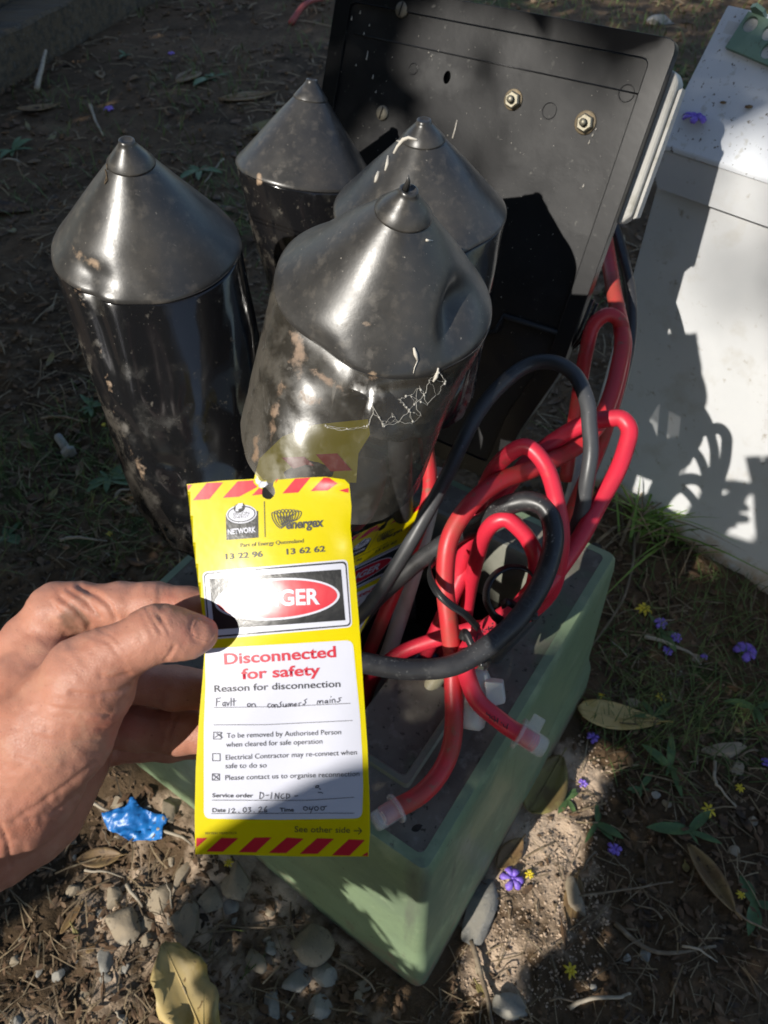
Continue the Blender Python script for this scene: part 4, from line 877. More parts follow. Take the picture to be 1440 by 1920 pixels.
# ================================================================== THE PHOTOGRAPHER'S HAND
def cp(u, v, d): return HK * np.array([(u - 720) / FPX * d, (960 - v) / FPX * d, d])      # camera-aligned coordinates
def grow(lo, hi, st, far_lo, far_hi):
    a = list(np.arange(lo, hi, st)); s = st
    while a[-1] < far_hi: s *= 1.09; a.append(a[-1] + s)
    s = st
    while a[0] > far_lo: s *= 1.09; a.insert(0, a[0] - s)
    return np.array(a, np.float32)
hxs = grow(-.225 * HK, -.066 * HK, .00075, -.50, -.064 * HK); hys = grow(-.205 * HK, -.024 * HK, .00075, -.26, -.023 * HK); hzs = grow(.338 * HK, .475 * HK, .0008, -.44, .50 * HK)
SH = (len(hxs), len(hys), len(hzs)); 
def field(): return np.full(SH, .06, np.float32)
def smin(a, b, k):
    if k <= 0: return np.minimum(a, b)
    h = np.maximum(k - np.abs(a - b), 0) / k; return np.minimum(a, b) - h * h * k * .25
def add(Fd, a, b, ra, rb, k, flat=None):
    a = np.asarray(a); b = np.asarray(b); m = max(ra, rb) + max(.03, k)
    lo = np.minimum(a, b) - m; hi = np.maximum(a, b) + m
    i0, i1 = np.searchsorted(hxs, [lo[0], hi[0]]); j0, j1 = np.searchsorted(hys, [lo[1], hi[1]]); k0, k1 = np.searchsorted(hzs, [lo[2], hi[2]])
    if i1 <= i0 or j1 <= j0 or k1 <= k0: return
    x = hxs[i0:i1, None, None] - np.float32(a[0]); y = hys[None, j0:j1, None] - np.float32(a[1]); z = hzs[None, None, k0:k1] - np.float32(a[2]); d = (b - a).astype(np.float32)
    t = np.clip((x * d[0] + y * d[1] + z * d[2]) / np.float32(d @ d + 1e-12), 0, 1)
    dist = np.sqrt((x - t * d[0]) ** 2 + (y - t * d[1]) ** 2 + (z - t * d[2]) ** 2) - (ra + (rb - ra) * t).astype(np.float32)
    s = (slice(i0, i1), slice(j0, j1), slice(k0, k1)); Fd[s] = smin(Fd[s], dist, k)
def chain(Fd, pts, k):
    for p, q in zip(pts[:-1], pts[1:]): add(Fd, cp(*p[:3]), cp(*q[:3]), p[3] * p[2] / FPX * HK, q[3] * q[2] / FPX * HK, k * HK)
palm = field()
chain(palm, [(5, 1325, .412, 72), (60, 1415, .42, 90), (36, 1490, .415, 94), (-60, 1545, .405, 98)], .014)
chain(palm, [(112, 1430, .432, 88), (60, 1508, .424, 88), (-50, 1556, .41, 92)], .014)
chain(palm, [(40, 1330, .435, 62), (70, 1440, .445, 80), (20, 1540, .435, 88)], .014)
chain(palm, [(128, 1388, .452, 52), (95, 1470, .45, 66)], .012)
thumb = field()
chain(thumb, [(378, 1189, .3602, 31), (352, 1191, .3592, 39), (318, 1189, .357, 45), (292, 1188, .356, 48), (262, 1204, .3555, 46), (215, 1228, .356, 51), (168, 1266, .360, 68)], .006)
chain(thumb, [(168, 1266, .360, 68), (160, 1292, .364, 76), (102, 1366, .372, 102), (25, 1470, .385, 114), (-65, 1535, .398, 106)], .012)
chain(palm, [(92, 1232, .392, 46), (60, 1290, .392, 70), (80, 1330, .39, 80)], .014)
H = smin(palm, thumb, .008); del palm, thumb
fing = field()
def finger(pts, k=.005):
    f = field(); chain(f, pts, k); return f
fi = finger([(12, 1320, .412, 66), (62, 1205, .405, 56), (106, 1146, .400, 51), (150, 1138, .3965, 45), (225, 1134, .394, 41), (292, 1134, .3925, 40), (350, 1138, .391, 37), (410, 1142, .389, 33)])
fm = finger([(40, 1345, .44, 60), (118, 1262, .432, 50), (160, 1262, .428, 45), (245, 1276, .424, 41), (330, 1290, .42, 39), (430, 1296, .413, 33)])
fr = finger([(60, 1400, .455, 58), (140, 1352, .446, 50), (185, 1356, .440, 46), (260, 1362, .434, 44), (335, 1370, .428, 43), (440, 1376, .42, 36)])
fp = finger([(90, 1450, .465, 52), (170, 1400, .466, 42), (215, 1392, .462, 38), (320, 1392, .455, 34), (410, 1392, .448, 29)])
for f in (fi, fm, fr, fp): fing = smin(fing, f, .0013)
del fi, fm, fr, fp
H = smin(H, fing, .0038); del fing
EL = np.array([-.257, -.192, -.060]); SHD = np.array([-.411, -.190, -.350])
for p, q, ra, rb in ((cp(-60, 1545, .405), cp(-60, 1545, .405) * .75 + EL * .25 + np.array([-.012, -.006, 0]), .023, .026), (cp(-60, 1545, .405) * .75 + EL * .25 + np.array([-.012, -.006, 0]), EL, .026, .040), (EL, SHD, .043, .050)):
    add(H, p, q, ra, rb, .014)
def surface_nets(D, xs, ys, zs):
    s = D < 0; n0, n1, n2 = D.shape; cs = np.zeros((n0 - 1, n1 - 1, n2 - 1), np.int8)
    for i in (0, 1):
        for j in (0, 1):
            for k in (0, 1): cs += s[i:n0 - 1 + i, j:n1 - 1 + j, k:n2 - 1 + k]
    cell = np.argwhere((cs > 0) & (cs < 8)); ids = np.full(cs.shape, -1, np.int32); ids[tuple(cell.T)] = np.arange(len(cell))
    acc = np.zeros((len(cell), 3)); cnt = np.zeros(len(cell)); co = [(i, j, k) for i in (0, 1) for j in (0, 1) for k in (0, 1)]
    ax = (xs.astype(float), ys.astype(float), zs.astype(float))
    def pos(c, o): return np.stack([ax[q][c[:, q] + o[q]] for q in range(3)], -1)
    for a in co:
        for q in range(3):
            if a[q]: continue
            b = tuple(a[r] + (r == q) for r in range(3))
            da = D[cell[:, 0] + a[0], cell[:, 1] + a[1], cell[:, 2] + a[2]].astype(float); db = D[cell[:, 0] + b[0], cell[:, 1] + b[1], cell[:, 2] + b[2]].astype(float)
            m = (da < 0) != (db < 0); t = da / np.where(m, da - db, 1); acc[m] += (pos(cell, a) + t[:, None] * (pos(cell, b) - pos(cell, a)))[m]; cnt[m] += 1
    V = acc / cnt[:, None]; F = []
    for q in range(3):
        r1, r2 = (q + 1) % 3, (q + 2) % 3
        sl0 = [slice(None)] * 3; sl1 = [slice(None)] * 3; sl0[q] = slice(0, -1); sl1[q] = slice(1, None)
        a = s[tuple(sl0)]; b = s[tuple(sl1)]; e = np.argwhere(a != b); ok = (e[:, r1] > 0) & (e[:, r2] > 0) & (e[:, r1] < D.shape[r1] - 1) & (e[:, r2] < D.shape[r2] - 1); e = e[ok]
        sg = a[tuple(e.T)]; quad = []
        for d1, d2 in ((0, 0), (-1, 0), (-1, -1), (0, -1)):
            c = e.copy(); c[:, r1] += d1; c[:, r2] += d2; quad.append(ids[tuple(c.T)])
        Q = np.stack(quad, -1); Q[~sg] = Q[~sg][:, ::-1]; F.append(Q)
    return V, np.concatenate(F)
HV, HF = surface_nets(H, hxs, hys, hzs); del H
# relax once, so that voxel steps vanish
nb = np.zeros_like(HV); ct_ = np.zeros(len(HV))
for it in range(3):
    nb[:] = 0; ct_[:] = 0
    for i, j in ((0, 1), (1, 2), (2, 3), (3, 0)):
        np.add.at(nb, HF[:, i], HV[HF[:, j]]); np.add.at(nb, HF[:, j], HV[HF[:, i]]); np.add.at(ct_, HF[:, i], 1); np.add.at(ct_, HF[:, j], 1)
    HV = HV * .45 + .55 * nb / np.maximum(ct_, 1)[:, None]
hu = 720 + FPX * HV[:, 0] / HV[:, 2]; hv = 960 - FPX * HV[:, 1] / HV[:, 2]
fn = np.cross(HV[HF[:, 1]] - HV[HF[:, 0]], HV[HF[:, 3]] - HV[HF[:, 0]]); vn = np.zeros_like(HV)
for i in range(4): np.add.at(vn, HF[:, i], fn)
vn /= np.linalg.norm(vn, axis=1)[:, None] + 1e-12
if (vn * (HV - HV.mean(0))).sum() < 0: HF = HF[:, ::-1]; vn = -vn
facing = np.clip(-(vn * (HV / np.linalg.norm(HV, axis=1)[:, None])).sum(1) * 2.5, 0, 1) * (HV[:, 2] > .3 * HK)
def seg_dist(P):
    d = np.full(len(HV), 1e9)
    for (a, b), (c, e) in zip(P[:-1], P[1:]):
        dx, dy = c - a, e - b; t = np.clip(((hu - a) * dx + (hv - b) * dy) / (dx * dx + dy * dy + 1e-9), 0, 1); d = np.minimum(d, np.hypot(hu - a - t * dx, hv - b - t * dy))
    return d
creases = [([(276, 1144), (287, 1163), (303, 1187)], 4, .0009), ([(288, 1146), (304, 1162), (316, 1186)], 4, .0008), ([(268, 1150), (276, 1168), (286, 1190)], 3.5, .0005), ([(310, 1238), (319, 1227), (327, 1212)], 4, .0010), ([(360, 1158), (357, 1176), (362, 1198), (380, 1206)], 3, .0006), ([(360, 1158), (385, 1160), (402, 1170)], 3, .0005),
           ([(150, 1100), (180, 1114), (205, 1134), (218, 1160)], 6, .0016), ([(115, 1121), (141, 1140), (166, 1172)], 6, .0014), ([(128, 1106), (160, 1126), (188, 1158)], 4, .0008), ([(96, 1130), (116, 1152), (136, 1178)], 4, .0006),
           ([(134, 1300), (179, 1303), (224, 1296), (242, 1286)], 4.5, .0013), ([(188, 1268), (217, 1270), (243, 1264)], 4, .0010), ([(96, 1325), (160, 1335), (205, 1341)], 4, .0006), ([(64, 1380), (128, 1392), (182, 1386)], 4, .0005), ([(30, 1420), (90, 1440), (150, 1436)], 4, .0004), ([(70, 1345), (130, 1362), (200, 1366)], 3, .0004),
           ([(28, 1538), (80, 1504), (134, 1466), (176, 1430)], 6, .0007), ([(0, 1545), (14, 1580), (20, 1625)], 5, .0012), ([(50, 1535), (100, 1524), (150, 1490)], 4, .0006), ([(300, 1093), (301, 1165)], 5, .0007), ([(308, 1093), (309, 1165)], 4, .0004), ([(170, 1195), (205, 1205), (232, 1240)], 4, .0004), ([(186, 1180), (216, 1196), (238, 1222)], 3, .0004), ([(330, 1345), (318, 1370), (312, 1405)], 5, .0006)]
dep = np.zeros(len(HV))
for P, sg_, am in creases: dep += HK * am * np.exp(-(seg_dist(P) / sg_) ** 2) - HK * am * .35 * np.exp(-(seg_dist(P) / (sg_ * 2.6)) ** 2)
near_hand = (hu > -120) & (hv < 1750)
HV = HV - vn * (dep * facing * near_hand)[:, None]
HV = HV + vn * ((vnoise(hu, hv, .03, 71) * .0007 + vnoise(hu, hv, .09, 72) * .0003) * near_hand)[:, None]
HW = CAM + HV[:, :1] * RT + HV[:, 1:2] * UP + HV[:, 2:] * FW
person = solid('person', 'bare left hand and forearm reaching in from the left, pinching the yellow tag', 'person', HW, HF, m_skin)
def blob(u, v, su, sv, a): return a * np.exp(-((hu - u) / su) ** 2 - ((hv - v) / sv) ** 2)
skin_dark = blob(135, 1165, 50, 34, .34) + blob(200, 1200, 30, 14, .16) + blob(65, 1430, 12, 10, .22) + blob(130, 1485, 60, 16, .12) + .16 * np.exp(-(seg_dist([(28, 1538), (80, 1504), (134, 1466)]) / 7) ** 2) + .18 * np.exp(-(seg_dist([(134, 1300), (179, 1303), (240, 1288)]) / 5) ** 2)  # darker skin tone in the hollow, on the heel and along creases
for P, sg_, am in creases[:9]: skin_dark += .14 * np.exp(-(seg_dist(P) / 4.5) ** 2)
pink = blob(300, 1130, 80, 40, .30) + blob(250, 1370, 110, 60, .34) + blob(350, 1205, 40, 30, .24) + blob(150, 1250, 60, 30, .12)
attr(person, 'skin_dark', skin_dark * near_hand); attr(person, 'pink', pink * near_hand)
# thumb nail laid on the hand's own surface
bpy.context.view_layer.update(); nv = []; NUa, NVa = 14, 12
for i in range(NUa):
    for j in range(NVa):
        s = i / (NUa - 1) * 2 - 1; t = j / (NVa - 1) * 2 - 1; q = (s * math.sqrt(1 - t * t / 2), t * math.sqrt(1 - s * s / 2))
        q = (s * (1 - .12 * t * t), t * (1 - .10 * s * s)); c_, s_ = math.cos(.34), math.sin(.34)
        u = 383 + c_ * q[0] * 21 - s_ * q[1] * 19; v = 1181 + s_ * q[0] * 21 + c_ * q[1] * 19
        ok, loc, nn_, _ = person.ray_cast(Vector(CAM - WL['person']), Vector(unit(ray(u, v))))
        edge = max(abs(s), abs(t))
        if ok: nv.append(np.array(loc) + WL['person'] + np.array(nn_) * (.0007 if edge < .8 else .0007 * (1 - edge) / .2 * .9 - .0001))
        else: nv.append(nv[-1] if nv else at(u, v, .352 * HK))
nf = [[i * NVa + j, i * NVa + j + 1, (i + 1) * NVa + j + 1, (i + 1) * NVa + j] for i in range(NUa - 1) for j in range(NVa - 1)]
part('thumb_nail', nv, nf, m_nail, person)
# t-shirt sleeve round the upper arm
def c2w(p): return CAM + p[0] * RT + p[1] * UP + p[2] * FW
sv, sf = tube(spline([c2w(EL + (SHD - EL) * t) for t in (.38, .6, .85, 1.12)], 8), [.054] * 10 + [.060] * 15, 32, True)
m_shirt = M('navy_shirt', (.02, .028, .06), .85, bump=[(500, .3, .0006)])
part('shirt_sleeve', sv, sf, m_shirt, person)

# ================================================================== THINGS LYING ON THE GROUND
def gp(u, v, up=0.0):                   # the ground point seen at a pixel
    p = atz(u, v, 0)
    for _ in range(3): p = atz(u, v, float(gz(p[0], p[1])))
    return p + np.array([0, 0, up])
def px_m(u, v): return np.linalg.norm(gp(u + .5, v) - gp(u - .5, v))      # metres per pixel there
def yaw(a): return np.array([[math.cos(a), -math.sin(a), 0], [math.sin(a), math.cos(a), 0], [0, 0, 1]])
LM = [('the blue plastic scrap', 258, 1545), ('the curled yellow leaf', 350, 1860), ('the large squarish stone', 445, 1662), ('the wedge-shaped stone', 232, 1735), ('the broad tan stone', 582, 1768), ('the long grey stone slab', 905, 1722), ('the smooth yellow leaf', 1155, 1352), ('the olive-brown leaf', 1020, 1478),
      ('the larger purple flower', 960, 1650), ('the yellow star flower', 1068, 1822), ('the rolled brown leaf', 1325, 1650), ('the uppermost purple flower', 1236, 1172), ('the bright grass clump', 1235, 985), ('the timber sleepers', 160, 90), ('the leftmost cone', 150, 350), ('the rearmost cone', 480, 220), ('the lost grey bolt', 124, 842), ('the knuckles of the hand', 100, 1060), ('the far green weed tuft', 395, 150)]
PEND = []
def near_label(o, what, u, v): PEND.append((o, what, u, v))
def settle_labels():
    groups = {}
    for o, what, u, v in PEND:
        n, x, y = min(LM, key=lambda q: math.hypot(q[1] - u, q[2] - v)); dx, dy = u - x, v - y
        side = ('right of' if dx > 0 else 'left of') if abs(dx) > abs(dy) else ('below' if dy > 0 else 'above')
        groups.setdefault((what, side, n), []).append((math.hypot(dx, dy), o))
    for (what, side, n), L_ in groups.items():
        for k, (d, o) in enumerate(sorted(L_, key=lambda q: q[0])):
            o['label'] = what + ' ' + side + ' ' + n + ('' if len(L_) == 1 else ', nearest to it' if k == 0 else ', %s nearest to it' % ('second third fourth fifth sixth seventh eighth ninth tenth eleventh twelfth'.split()[min(k - 1, 10)]))
def stone(u, v, w, h, ang, m, label, group=None, seed=0, name='stone'):
    c = gp(u, v); s = px_m(u, v); V = ICO2[0].copy(); r = np.random.default_rng(seed)
    for _ in range(14):                 # knock flat facets off the lump
        n = unit(r.normal(size=3)); k = r.uniform(.45, .8); dd = V @ n; V -= np.outer(np.clip(dd - k, 0, None), n) * .92
    V += .035 * np.stack([vnoise(V[:, 0] * 2 + seed, V[:, 1] * 2 + V[:, 2], 1.5, seed + i) for i in range(3)], -1)
    V = V * np.array([w * s / 2, h * s / 2 * 1.15, min(w, h) * s * .34]) @ yaw(ang).T * 1.25
    o = solid(name, label, 'stone', V + c + np.array([0, 0, min(w, h) * s * .10]), ICO2[1], m, group); autosmooth(o, 28); return o
SG = 'loose stones on the bare soil by the plinth'
for i, (u, v, w, h, a, m, l) in enumerate([
    (445, 1662, 62, 66, .3, m_stone, 'large squarish brown stone in shade below the tag'), (356, 1732, 50, 62, .1, m_stone, 'upright oblong stone in shade left of the yellow leaf'),
    (232, 1735, 54, 64, .4, m_stone, 'pale wedge-shaped stone in the middle of the stone group'), (298, 1688, 44, 48, -.5, m_stone, 'pale rounded stone lit by the sun right of the wedge-shaped stone'), (272, 1733, 46, 36, .6, m_stone, 'flat stone touching the right side of the wedge-shaped stone'),
    (582, 1768, 78, 62, -.4, m_stone, 'broad tan stone in shade beside the plinth foot'), (612, 1832, 42, 42, .2, m_stoneg, 'round pale stone right of the yellow curled leaf'), (560, 1840, 52, 30, 0, m_stoneg, 'flat grey stone left of the round pale stone'),
    (216, 1682, 34, 50, .2, m_stone, 'small upright stone above the wedge-shaped stone'), (905, 1722, 52, 124, -.42, m_stoneg, 'long grey slab of stone leaning by the right foot of the plinth'),
    (958, 1890, 52, 44, .3, m_stoneg, 'dark grey stone at the lower end of the sunlit strip'), (343, 1640, 26, 60, -.4, m_stone, 'pale upright stone at the left edge of the tag'), (316, 1522, 36, 44, .1, m_stone, 'cream stone beside the blue plastic scrap'), (220, 1510, 28, 24, .2, m_stone, 'small stone behind the blue plastic scrap'),
    (400, 1690, 40, 30, .5, m_stone, 'brown stone above the shaded oblong stone'), (436, 1702, 30, 24, 0, m_stoneg, 'small dark stone under the large squarish one'), (480, 1800, 34, 40, .7, m_stone, 'leaning brown stone above the flat grey stone'), (196, 1800, 30, 34, .2, m_stoneg, 'small blue-grey stone below the wedge-shaped stone'),
    (72, 1820, 16, 18, 0, m_stoneg, 'little white pebble at the lower left'), (188, 1715, 14, 14, 0, m_stoneg, 'tiny white pebble left of the wedge-shaped stone'), (510, 1880, 30, 50, .2, m_stoneg, 'grey stone at the bottom edge right of the curled leaf'), (600, 1895, 40, 40, .4, m_stoneg, 'blue-grey stone at the bottom edge below the round pale stone'),
    (680, 1850, 30, 22, 0, m_stone, 'small tan stone close to the plinth foot'), (1190, 1320, 30, 22, .3, m_stone, 'pinkish stone above the smooth yellow leaf'), (1382, 1440, 40, 24, .4, m_stone, 'pinkish stone lying at the right edge among twigs'), (1360, 1408, 60, 20, .1, m_stone, 'long pale stone near the right edge'),
    (1080, 1690, 30, 66, .1, m_stone, 'flat brown stone at the edge of the sunlit strip'), (1235, 45, 60, 26, .1, m_stoneg, 'pale flat stone on the grass beyond the panel'), (200, 1040, 12, 10, 0, m_stoneg, 'tiny white pebble in the shade behind the hand')]):
    stone(u, v, w, h, a, m, l, SG, seed=40 + i)
k = 0
while k < 70:                          # small stones nothing tells apart
    u, v = rnd.uniform(-60, 760), rnd.uniform(1480, 2050)
    if rnd.random() < .25: u, v = rnd.uniform(860, 1440), rnd.uniform(1150, 1920)
    p = gp(u, v)
    if pl_dist(p[0], p[1]) < .008: continue
    w = rnd.uniform(9, 24); mm_ = rnd.choice([m_stone, m_stone, m_stoneg]); near_label(stone(u, v, w, w * rnd.uniform(.7, 1.1), rnd.uniform(0, 3), mm_, 'small stone in the soil', 'small stones in the soil', seed=200 + k), ('tiny ' if w < 15 else 'small ') + ('grey stone' if mm_ is m_stoneg else 'brown stone') + ' half sunk', u, v); k += 1

def leaf(u, v, lpx, wpx, ang, m, label, curl=.25, fold=.15, up=.004, cat='leaf', group=None, name='fallen_leaf', wav=.0, lit=0, n=16, mm=9, sharp=1.0, tilt=0.0):
    c = gp(u, v, up); s = px_m(u, v); L_ = lpx * s; W_ = wpx * s; V = []; F = []
    for i in range(n):
        t = i / (n - 1); wd = max(.03, math.sin(math.pi * min(1, t ** sharp * .96 + .02)) ** .75) * W_ / 2
        for j in range(mm):
            x = j / (mm - 1) * 2 - 1; z = fold * abs(x) * wd + curl * L_ * (t - .5) ** 2 + wav * W_ * math.sin(t * 17 + x * 3 + j) * abs(x) ** 2 * .5 + W_ * .02 * math.cos(x * 9)
            V.append(((t - .5) * L_, x * wd * (1 + wav * .5 * math.sin(t * 23 + (1 if x > 0 else 4))), z + tilt * (t - .5) * L_))
    for i in range(n - 1):
        for j in range(mm - 1): F.append([i * mm + j, i * mm + j + 1, (i + 1) * mm + j + 1, (i + 1) * mm + j])
    V = np.array(V) @ yaw(ang).T + c
    o = solid(name, label, cat, V, F, m, group); solidify(o, .0005)
    P = np.array([V[i * mm + mm // 2] for i in range(n)]) + np.array([0, 0, .0004])
    P = np.vstack([P, P[-1] + (P[-1] - P[-3]) * 1.0])
    part('midrib', *tube(P, np.linspace(.0004, .0009, len(P)) * max(1, L_ / .08), 6), m, o)
    return o
leaf(362, 1888, 205, 92, -.98, m_yleaf, 'large curled yellow leaf with brown wavy edges at the bottom left', curl=.5, fold=.5, up=.012, wav=.22, sharp=.85)
leaf(1155, 1352, 138, 52, -.18, m_yleaf, 'smooth yellow leaf with a darker tip on the shaded soil right of the plinth', curl=.3, fold=.25, up=.010, sharp=.7)
leaf(1020, 1478, 125, 80, .95, m_oleaf, 'broad olive-brown leaf under the clear cap by the plinth', curl=.2, fold=.2, up=.012, sharp=.8)
leaf(955, 1605, 74, 40, .8, m_bleaf, 'orange-brown leaf at the sunlit foot of the plinth', curl=.5, fold=.4, up=.004)
leaf(1325, 1650, 110, 36, -1.15, m_bleaf, 'rolled brown leaf with its stalk on the shaded soil at the right', curl=.35, fold=1.0, up=.006)
leaf(1075, 1690, 86, 36, 1.25, m_bleaf, 'thin brown leaf at the edge of the sunlit strip', curl=.1, fold=.2)
leaf(190, 1612, 80, 36, .1, m_bleaf, 'dark brown leaf lying below the hand', curl=.3, fold=.5)
leaf(136, 1725, 60, 18, 1.1, m_bleaf, 'narrow brown leaf standing on the soil at the lower left', curl=.1, fold=.6)
leaf(72, 208, 62, 26, .25, m_bleaf, 'golden-brown leaf lying in the dark at the far left', curl=.3, fold=.3)
leaf(1265, 955, 34, 18, .2, m_bleaf, 'orange leaf caught in the bright grass clump', curl=.3)
leaf(195, 982, 50, 14, .05, m_bleaf, 'rust-brown leaf on the dark soil above the hand', curl=.2)
leaf(460, 185, 70, 30, .3, m_bleaf, 'pale bark-like leaf on the soil behind the rearmost sleeve', curl=.1)
leaf(178, 10, 44, 14, .3, m_yleaf, 'small yellow leaf on top of the grey timber sleeper', curl=.2, up=.20)
for k in range(110):
    u, v = rnd.uniform(-40, 1480), rnd.uniform(20, 1900)
    if rnd.random() < .5: u, v = rnd.uniform(-40, 640), rnd.uniform(40, 1100)
    p = gp(u, v)
    if pl_dist(p[0], p[1]) < .03: continue
    if (p - BA) @ BN > -.02 and (p - BA) @ BU > -.05: continue
    mm_ = rnd.choice([m_bleaf, m_bleaf, m_litter, m_litter, m_oleaf]); l_ = rnd.uniform(16, 46)
    o = leaf(u, v, l_, rnd.uniform(8, 17), rnd.uniform(0, 6.3), mm_, 'small dead leaf', curl=rnd.uniform(0, .5), fold=rnd.uniform(0, .6), group='dead leaves scattered over the soil', n=7, mm=5, tilt=rnd.uniform(-.2, .2))
    near_label(o, ('short ' if l_ < 30 else 'longer ') + ('brown' if mm_ is m_bleaf else 'dark brown' if mm_ is m_litter else 'olive') + ' dead leaf', u, v)

def flower(u, v, spx, m, label, n=6, star=False, base=None, group=None, sc=None):
    c = gp(u, v, .004) if base is None else base; s = (px_m(u, v) if sc is None else sc) * spx / 2 * (1 if spx > 40 else .74); V = []; F = []
    a0 = rnd.uniform(0, 6)
    for k in range(n):
        a = a0 + 2 * math.pi * k / n + rnd.uniform(-.15, .15); d = np.array([math.cos(a), math.sin(a), 0]); p = np.array([-d[1], d[0], 0]); l = s * rnd.uniform(.8, 1.1); b = len(V)
        prof = ((.12, .10, .25), (.45, .22 if not star else .17, .40), (.8, .34 if not star else .15, .34), (1.0, .12 if not star else .03, .10))
        for t, w, z in prof:
            for q in (-1, 0, 1): V.append(c + d * t * l + p * q * w * s + np.array([0, 0, s * (z + (.08 if q == 0 else 0) * (-1 if star else 1) + rnd.uniform(-.04, .04))]))
        for i in range(3): F += [[b + i * 3, b + i * 3 + 1, b + i * 3 + 4, b + i * 3 + 3], [b + i * 3 + 1, b + i * 3 + 2, b + i * 3 + 5, b + i * 3 + 4]]
    o = solid('fallen_flower', label, 'flower', V, F, m, group); solidify(o, .0004)
    part('flower_centre', ICO1[0] * s * (.16 if not star else .22) + c + np.array([0, 0, s * .25]), ICO1[1], m_yellow if star else m_purple, o)
    return o
for u, v, s, m, l, st in [(960, 1650, 44, m_purple, 'larger purple flower in the sunlit strip beside the plinth foot', 0), (992, 1642, 27, m_yellow, 'small yellow flower touching the sunlit purple one', 1), (1092, 1471, 25, m_purple, 'purple flower at the top of the sunlit strip', 0),
        (1068, 1822, 34, m_yellow, 'yellow star flower on the shaded soil low on the right', 1), (1205, 1147, 24, m_yellow, 'yellow flower on the soil nearest the back corner of the plinth', 1), (1127, 1306, 20, m_yellow, 'yellow flower just above the smooth yellow leaf', 1), (1237, 1310, 24, m_yellow, 'yellow flower right of the pinkish stone above the yellow leaf', 1),
        (1326, 1522, 24, m_yellow, 'yellow flower beside a thin weed on the right', 1), (1384, 1480, 26, m_yellow, 'yellow flower near the pinkish stone at the right edge', 1), (1386, 1680, 22, m_yellow, 'yellow flower low at the right edge by a rosette weed', 1),
        (1236, 1172, 34, m_purple, 'purple flower uppermost on the shaded soil to the right', 0), (1266, 1200, 26, m_purple, 'purple flower just below the uppermost one on the right', 0), (1250, 1224, 22, m_purple, 'purple flower left of the pale twig on the right', 0), (1318, 1234, 22, m_purple, 'purple flower at the end of the pale twig', 0),
        (1396, 1226, 24, m_purple, 'purple flower furthest to the right by the edge of the view', 0), (1110, 1386, 32, m_purple, 'dark purple flower under the smooth yellow leaf', 0), (1150, 1595, 34, m_purple, 'dull purple flower right of the sunlit strip', 0), (1434, 1432, 24, m_purple, 'purple flower cut by the right edge', 0),
        (207, 1004, 20, m_yellow, 'yellow flower in the dark above the hand', 1), (196, 800, 16, m_yellow, 'yellow flower in the dark grass left of the leftmost sleeve', 1), (430, 1620, 20, m_yellow, 'yellow flower in shade just under the tag', 1), (205, 208, 14, m_purple, 'purple flower on the far soil left of the leftmost cone', 0), (322, 104, 14, m_purple, 'purple flower farthest away on the dark soil', 0)]:
    flower(u, v, s, m, l, 6 if not st else 7, bool(st), group='small flowers fallen on the soil')
flower(1302, 222, 44, m_purple, 'drooping purple flower lying on the speckled white lid', 7, base=lidp(1302, 226, .003), sc=.9 / FPX)
for u, v, s, l in ((1356, 192, 12, 'tan seed husk on the white lid near the purple flower'), (1404, 200, 15, 'brown seed husk on the white lid nearest the right edge')):
    solid('seed_husk', l, 'seed', ICO1[0] * np.array([.5, .28, .2]) * s * .95 / FPX + lidp(u, v, .002), ICO1[1], m_bleaf)

